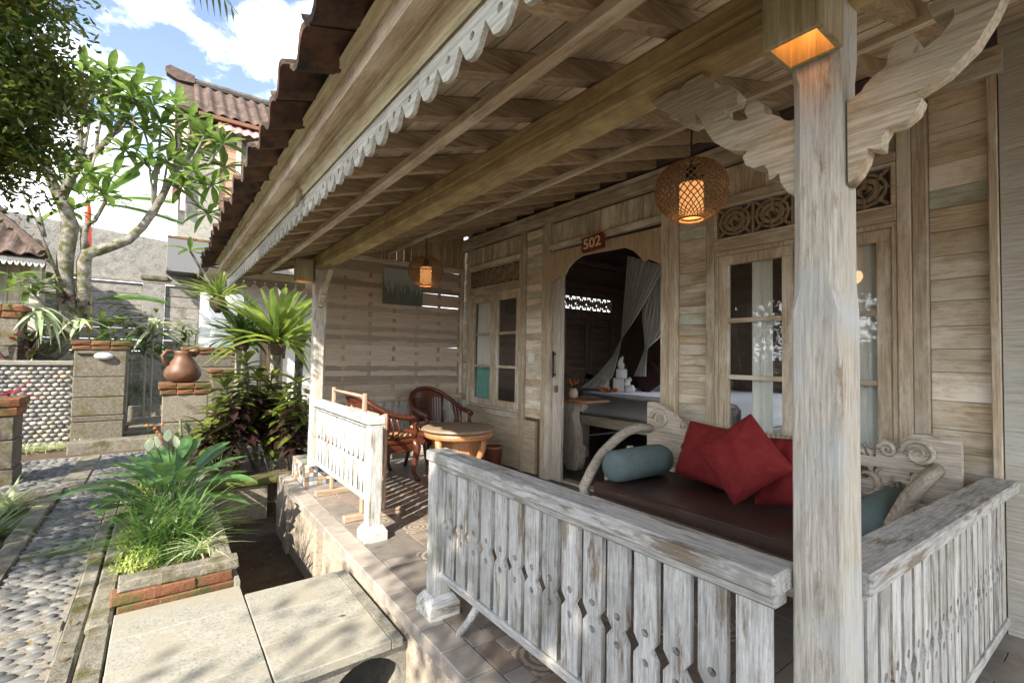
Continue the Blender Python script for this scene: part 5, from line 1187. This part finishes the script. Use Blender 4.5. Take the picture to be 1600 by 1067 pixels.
for u, v, lab in ((345, 700, 'dark leafy shrub at the foot of the jug pillar'), (425, 690, 'low glossy shrub between the croton stems'), (470, 690, 'broad leaved plant by the mosaic plinth')):
    b = at(u, v+30, y=6.5); b.z = -.2; t = thing('leafy_shrub', lab, 'shrub', b)
    for k in range(24):
        p_ = b+Vector((R_(-.18, .18), R_(-.15, .15), R_(.08, .36))); leafobj(L_CR[0] if k % 3 else L_LILY[0], t, p_, sph(R_(0, 6.28), R_(-.2, .6)), R_(.14, .22))
    for k in range(5): MB().tube([b+Vector((R_(-.04, .04), R_(-.04, .04), 0)), b+Vector((R_(-.15, .15), R_(-.12, .12), .36))], .006, 5).build('stem', TWIG, t)
for u, v, yy, lab in ((25, 535, 10.7, 'broad leaved green shrub behind the pebble wall coping'), (60, 505, 11.3, 'leafy green undergrowth around the frangipani trunk'), (170, 535, 10.9, 'green shrub between the frangipani and the tall pillar'), (265, 545, 12.6, 'bright green shrub beyond the clay jug'), (300, 520, 13.2, 'leafy shrub against the white cottage corner'), (205, 500, 13.6, 'green shrub growing against the concrete planks')):
    b = at(u, v, y=yy); t = thing('leafy_shrub', lab, 'shrub', (b.x, b.y, -.2))
    for k in range(3): MB().tube([(b.x, b.y, -.2), (b.x+R_(-.2, .2), b.y+R_(-.1, .1), b.z)], .012, 5).build('stem', TWIG, t)
    for k in range(60): leafobj(L_FR[k % 3] if k % 3 else L_CR[0], t, b+Vector((random.gauss(0, .22), random.gauss(0, .15), random.gauss(-.1, .22))), sph(R_(0, 6.28), R_(-.3, .9)), R_(.14, .3))
# ---- planter plants
pc_ = Vector((.10, 5.0, -.03)); ly = thing('peace_lily', 'peace lily with broad leaves and white spathes in the brick bed', 'lily', pc_)
for k in range(56):
    a = k*2.4; r = R_(.02, .17); b = pc_+Vector((r*math.cos(a), r*2.6*math.sin(a)-.1, 0)); e = R_(.35, 1.25); d = sph(a+R_(-.3, .3), e); tip = b+d*R_(.12, .34); MB().tube([b, tip], .005, 4).build('petiole', GL, ly); leafobj(random.choice(L_LILY), ly, tip, d*.8+sph(a, 0)*.4, R_(.26, .42))
for u, v in ((246, 700), (262, 690), (275, 700), (262, 788), (233, 705)):
    tip = at(u, v, y=5.0+R_(-.2, .2)); MB().tube([pc_, (pc_+tip)/2+Vector((.02, 0, .03)), tip], .005, 5).build('flower_stem', GL, ly); leafobj(leafme('spathe', GW, Wd=.62, seg=6, bend=-.25, fold=.25, tip=.8), ly, tip, (R_(-.4, .4), -.3, 1), .11)
def tuft(name, lab, c, n, L, w, mat, spread=.06, group=None, **k):
    o = blades(MB(), c, n, L, w, spread, **k).build(name, mat, None, True); setp(o, lab, 'grass', group); return o
tuft('ornamental_grass', 'long bladed grass arching over the brick bed corner', (.07, 3.95, -.03), 190, .60, .016, GG, .14, e0=.45, e1=1.3, droop=.6)
tuft('spider_plant', 'striped spider plant on the brick edge near the pit', (.25, 3.62, -.02), 42, .28, .012, GV, .03, droop=.9)
tuft('fine_grass', 'fine short grass behind the brick bed edge', (.12, 3.66, -.03), 170, .22, .006, GG, .12, droop=.8)
mb = MB()
for c_, r in (((-.08, 3.62), .12), ((-.08, 4.1), .13), ((-.06, 4.8), .15), ((-.04, 5.5), .16), ((0, 5.9), .15)):
    for k in range(420):
        a = R_(0, 6.28); q = r*math.sqrt(random.random()); p = Vector((c_[0]+q*math.cos(a), c_[1]+q*1.6*math.sin(a), -.05+R_(0, .13)*(1-q/r*.5))); d = sph(R_(0, 6.28), R_(.1, 1.2)); s = d.cross(Vector((0, 0, 1))).normalized(); mb.add([p, p+d*.015-s*.006, p+d*.034, p+d*.015+s*.006], [(0, 1, 2, 3)])
o = mb.build('sedum', GS); setp(o, 'lime green sedum spilling over the bed edge', 'ground cover', kind='stuff')
# ---- grasses along the pebble wall, left bed
for i in range(6): tuft('pale_grass', 'pale striped grass tuft along the foot of the pebble wall', (-1.6+i*.16, 9.45+R_(-.12, .08), -.2), 70, .30, .012, GV, .05, 'pale grass tufts by the pebble wall', droop=.8)
for i, (x, y, lab) in enumerate(((-1.02, 5.3, 'broad bladed green iris beside the cobbled path'), (-1.08, 6.1, 'striped iris clump near the small stone pillar'))): tuft('iris', lab, (x, y, -.2), 46, .5, .035, GG if i == 0 else GV, .08, e0=.4, e1=1.4)
b = Vector((-1.45, 7.6, -.2)); t = thing('red_cordyline', 'red leaved cordyline behind the small stone pillar', 'shrub', b)
for k in range(26): leafobj(L_RED, t, b+Vector((R_(-.03, .03), R_(-.03, .03), .75+R_(-.2, .2))), sph(R_(0, 6.28), R_(-.1, 1.2)), R_(.3, .45))
MB().tube([b, b+Vector((0, 0, .95))], [.025, .015], 7).build('stem', TWIG, t, True)
b = Vector((-.12, 6.9, -.2)); t = thing('orange_flowers', 'slender plant with small orange flowers by the jug pillar', 'flowers', Vector((-.02, 7.05, -.2)))
for k in range(9):
    q = Vector((-.02, 7.05, -.2))+Vector((R_(-.12, .08), R_(-.1, .1), R_(.35, .62))); MB().tube([(-.02, 7.05, -.2), q], .003, 4).build('stem', GG, t); MB().lathe([(.004, -.01), (.022, .0), (.012, .016), (.002, .02)], 8, q).build('flower', M_ORA, t, True)
    leafobj(L_CR[0], t, Vector((-.02, 7.05, -.2)).lerp(q, .5), sph(R_(0, 6.28), .3), .09)
b = Vector((.22, 6.98, -.2)); t = thing('climbing_plant', 'pale leaved climber growing up the front of the jug pillar', 'plant', b)
MB().tube([b, b+Vector((.02, .1, .3)), b+Vector((.0, .18, .62))], [.04, .03, .012], 7).build('stem', stone('climber_bark', (.12, .10, .07), (.2, .18, .13)), t, True)
for k in range(34): leafobj(L_LILY[0] if k % 2 else L_FR[0], t, b+Vector((R_(-.07, .07), R_(.0, .16), R_(.1, .62))), sph(R_(3.2, 6.2), R_(-.1, .9)), R_(.08, .15))
# ---- planting behind the gate
mb, _ = cloud(MB(), (.0, 12.9, .35), (.75, .3, .28), 2600, .05, .018, 40, .09); o = mb.build('clipped_hedge', leafm('hedge_green', (.03, .09, .02), (.06, .15, .03), .5, .3)); setp(o, 'low fine leaved green hedge behind the garden gate', 'hedge')
MB().box(-.5, .75, 12.5, 12.62, -.2, .12, .01).build('hedge_kerb', M_BORD, None); bpy.data.objects['hedge_kerb']['label'] = 'pale stone kerb in front of the low green hedge'; bpy.data.objects['hedge_kerb']['category'] = 'kerb'
for u, v, n, me, L_, lab in ((240, 505, 20, [L_VAR], .75, 'pale striped dracaena in front of the concrete planks'), (200, 545, 14, L_NESTD, .4, 'dark fern on top of the tall stone pillar side'), (228, 540, 16, L_NESTD, .55, 'dark leafy clump at the foot of the boundary wall'), (20, 540, 12, [L_RED], .4, 'red leaved plant behind the pebble wall'), (150, 535, 12, L_NESTD, .35, 'low dark fern beside the frangipani roots'), (45, 545, 14, [L_DARK], .4, 'dark purple plant clump on the pebble wall bed'), (320, 560, 16, L_NESTD, .5, 'dark fern between the brick capped pillars')):
    c_ = at(u, v, y=12.2 if u > 190 else 10.4); t = thing('garden_plant', lab, 'plant', Vector((c_.x, c_.y, -.2))); MB().tube([(c_.x, c_.y, -.2), c_], .02, 6).build('stem', TWIG, t)
    for k in range(n): leafobj(random.choice(me), t, c_+Vector((0, 0, R_(-.25, .12))), sph(k*2.4, R_(-.1, 1.2)), L_*R_(.7, 1.1), L_*(1.8 if me == [L_VAR] else 1))
b = at(225, 560, y=13.2); t = thing('tall_fern', 'tall upright fern against the concrete plank wall', 'fern', (b.x, 13.2, -.2)); fm = MB(); rm = MB()
frond(fm, rm, (b.x, 13.2, .1), (.05, 0, 1), 2.1, 30, .17, 0, .03, .2); fm.build('fronds', GF, t); rm.build('rachis', GG, t)
# ---- palms
t = thing('lipstick_palm', 'palm with bright red crownshaft behind the frangipani', 'palm', (at(140, 500, y=12.5).x, 12.5, -.2))
MB().tube(pxp([(140, 520), (138, 460), (137, 410)], 12.5), .05, 8).build('trunk', plain('palm_cane', (.36, .28, .08), .6), t, True)
MB().tube(pxp([(137, 412), (137, 370), (138, 335), (138, 310)], 12.5), [.055, .06, .05, .03], 8).build('crownshaft', plain('lipstick_red', (.62, .045, .02), .4), t, True)
fm = MB(); rm = MB(); c_ = at(138, 315, y=12.5)
for d, L_ in (((1, .2, .7), 1.7), ((-.6, .3, .8), 1.5), ((.5, -.4, .9), 1.5), ((-.2, -.5, 1), 1.4), ((1, -.1, .25), 1.6)): frond(fm, rm, c_, d, L_, 32, .48, .35, .028)
frond(fm, rm, at(150, 470, y=12.5), (1, -.2, .5), 1.3, 28, .4, .4, .028); frond(fm, rm, at(140, 460, y=12.5), (-.7, -.2, .7), 1.2, 28, .4, .4, .028)
fm.build('fronds', leafm('palm_green', (.05, .11, .02), (.10, .18, .04), .4, .4), t); rm.build('rachis', GG, t)
t = thing('coconut_palm', 'tall palm whose frond tip hangs into the sky', 'palm', (-2.4, 4.6, -.2))
MB().tube([(-2.4, 4.6, -.2), (-2.45, 4.6, 2.5), (-2.3, 4.6, 6.0)], [.16, .13, .11], 10).build('trunk', BARK, t, True)
fm = MB(); rm = MB()
for a in range(7): frond(fm, rm, (-2.3, 4.6, 6.0), (math.cos(a*.9+.5), math.sin(a*.9+.5), .35), 2.6, 40, .5, .45, .018, 1.0)
tip = at(352, 6, y=5.0); frond(fm, rm, (-2.3, 4.6, 6.0), (tip-Vector((-2.3, 4.6, 6.0))+Vector((0, 0, .7))), 2.95, 46, .46, .24, .018, 1.5)
fm.build('fronds', leafm('coconut_green', (.04, .09, .02), (.08, .14, .03), .4, .4), t); rm.build('rachis', GG, t)
# ---- dense tree at the path edge, shade trees of the garden
def tree(lab, base, crown, rad, n, L, w, mat, clumps, cr, mat2=None, name='broadleaf_tree', limbs=14):
    t = thing(name, lab, 'tree', base); mb, cs = cloud(MB(), crown, rad, n, L, w, clumps, cr); o = mb.build('crown', mat, t); o['kind'] = 'stuff'
    top = Vector(crown); b = Vector(base); MB().tube([b, b.lerp(top, .45)+Vector((.1, .05, 0)), top], [.11, .085, .04], 9).build('trunk', BARK, t, True)
    lm = MB()
    for c_ in cs[:limbs]: q = b.lerp(top, R_(.5, .95)); lm.tube([q, (q+c_)/2+Vector((0, 0, .08)), c_], [.028, .018, .006], 5)
    lm.build('limbs', TWIG, t, True)
    if mat2:
        mb, _ = cloud(MB(), crown, rad, n//7, L, w, clumps//3, cr*.8); mb.build('pale_leaves', mat2, t)['kind'] = 'stuff'
tree('dense small leaved tree overhanging the cobbled path', (-1.9, 4.2, -.2), (-1.0, 4.2, 2.97), (.52, .55, .84), 26000, .06, .027, GT, 150, .10, GTY)
tree('airy garden tree shading the slab bridge', (-5.6, -1.4, -.2), (-5.0, -1.0, 4.4), (1.0, 1.2, .7), 110, .13, .06, GT, 46, .2)
tree('airy garden tree shading the corner of the veranda', (-2.9, -2.6, -.2), (-2.5, -1.45, 4.0), (1.45, 1.4, .6), 13000, .13, .06, GT, 130, .22)
tree('airy garden tree shading the cobbled path', (-6.2, 3.0, -.2), (-5.2, 2.9, 3.9), (1.5, 1.9, .7), 3600, .13, .06, GT, 70, .2)
for x, y, lab in ((-5.4, 3.4, 'tall leafy shrub across the path from the daybed window'), (-5.6, 5.6, 'tall leafy shrub across the path from the open door'), (-7.5, -3, 'round garden shrub across the lawn from the corner post'), (-8, 0, 'round garden shrub across the lawn from the bridge'), (-7.6, 3.2, 'round garden shrub across the lawn by the path bend')):
    tree(lab, (x, y, -.2), (x, y, 1.5), (1.3, 1.3, 1.5), 3000, .2, .1, GT, 44, .25, None, 'garden_shrub', 8)

mb = MB()
for k in range(420):
    q = random.random()
    if q < .4: p = Vector((R_(-.85, -.16), R_(2.5, 8.4), -.136))
    elif q < .6: p = Vector((R_(.45, .98), R_(3.2, 6.0), -.612))
    elif q < .75: p = Vector((R_(-1.6, -.9), R_(3.5, 8.5), -.19))
    elif q < .76: p = Vector((R_(-.1, .9), R_(2.3, 3.05), -.115))
    else: p = Vector((R_(.5, 1.6), R_(6.3, 8.2), -.19))
    d = sph(R_(0, 6.28), R_(-.1, .35)); s_ = d.cross(Vector((R_(-.3, .3), R_(-.3, .3), 1))).normalized(); l_ = R_(.02, .05)
    mb.add([p, p+d*l_*.5-s_*l_*.22+Vector((0, 0, .004)), p+d*l_, p+d*l_*.5+s_*l_*.22+Vector((0, 0, .004))], [(0, 1, 2, 3)])
o = mb.build('leaf_litter', leafm('dry_leaf', (.14, .085, .03), (.26, .18, .07), .7, .2)); setp(o, 'dry fallen leaves scattered over path and soil', 'leaves', kind='stuff')
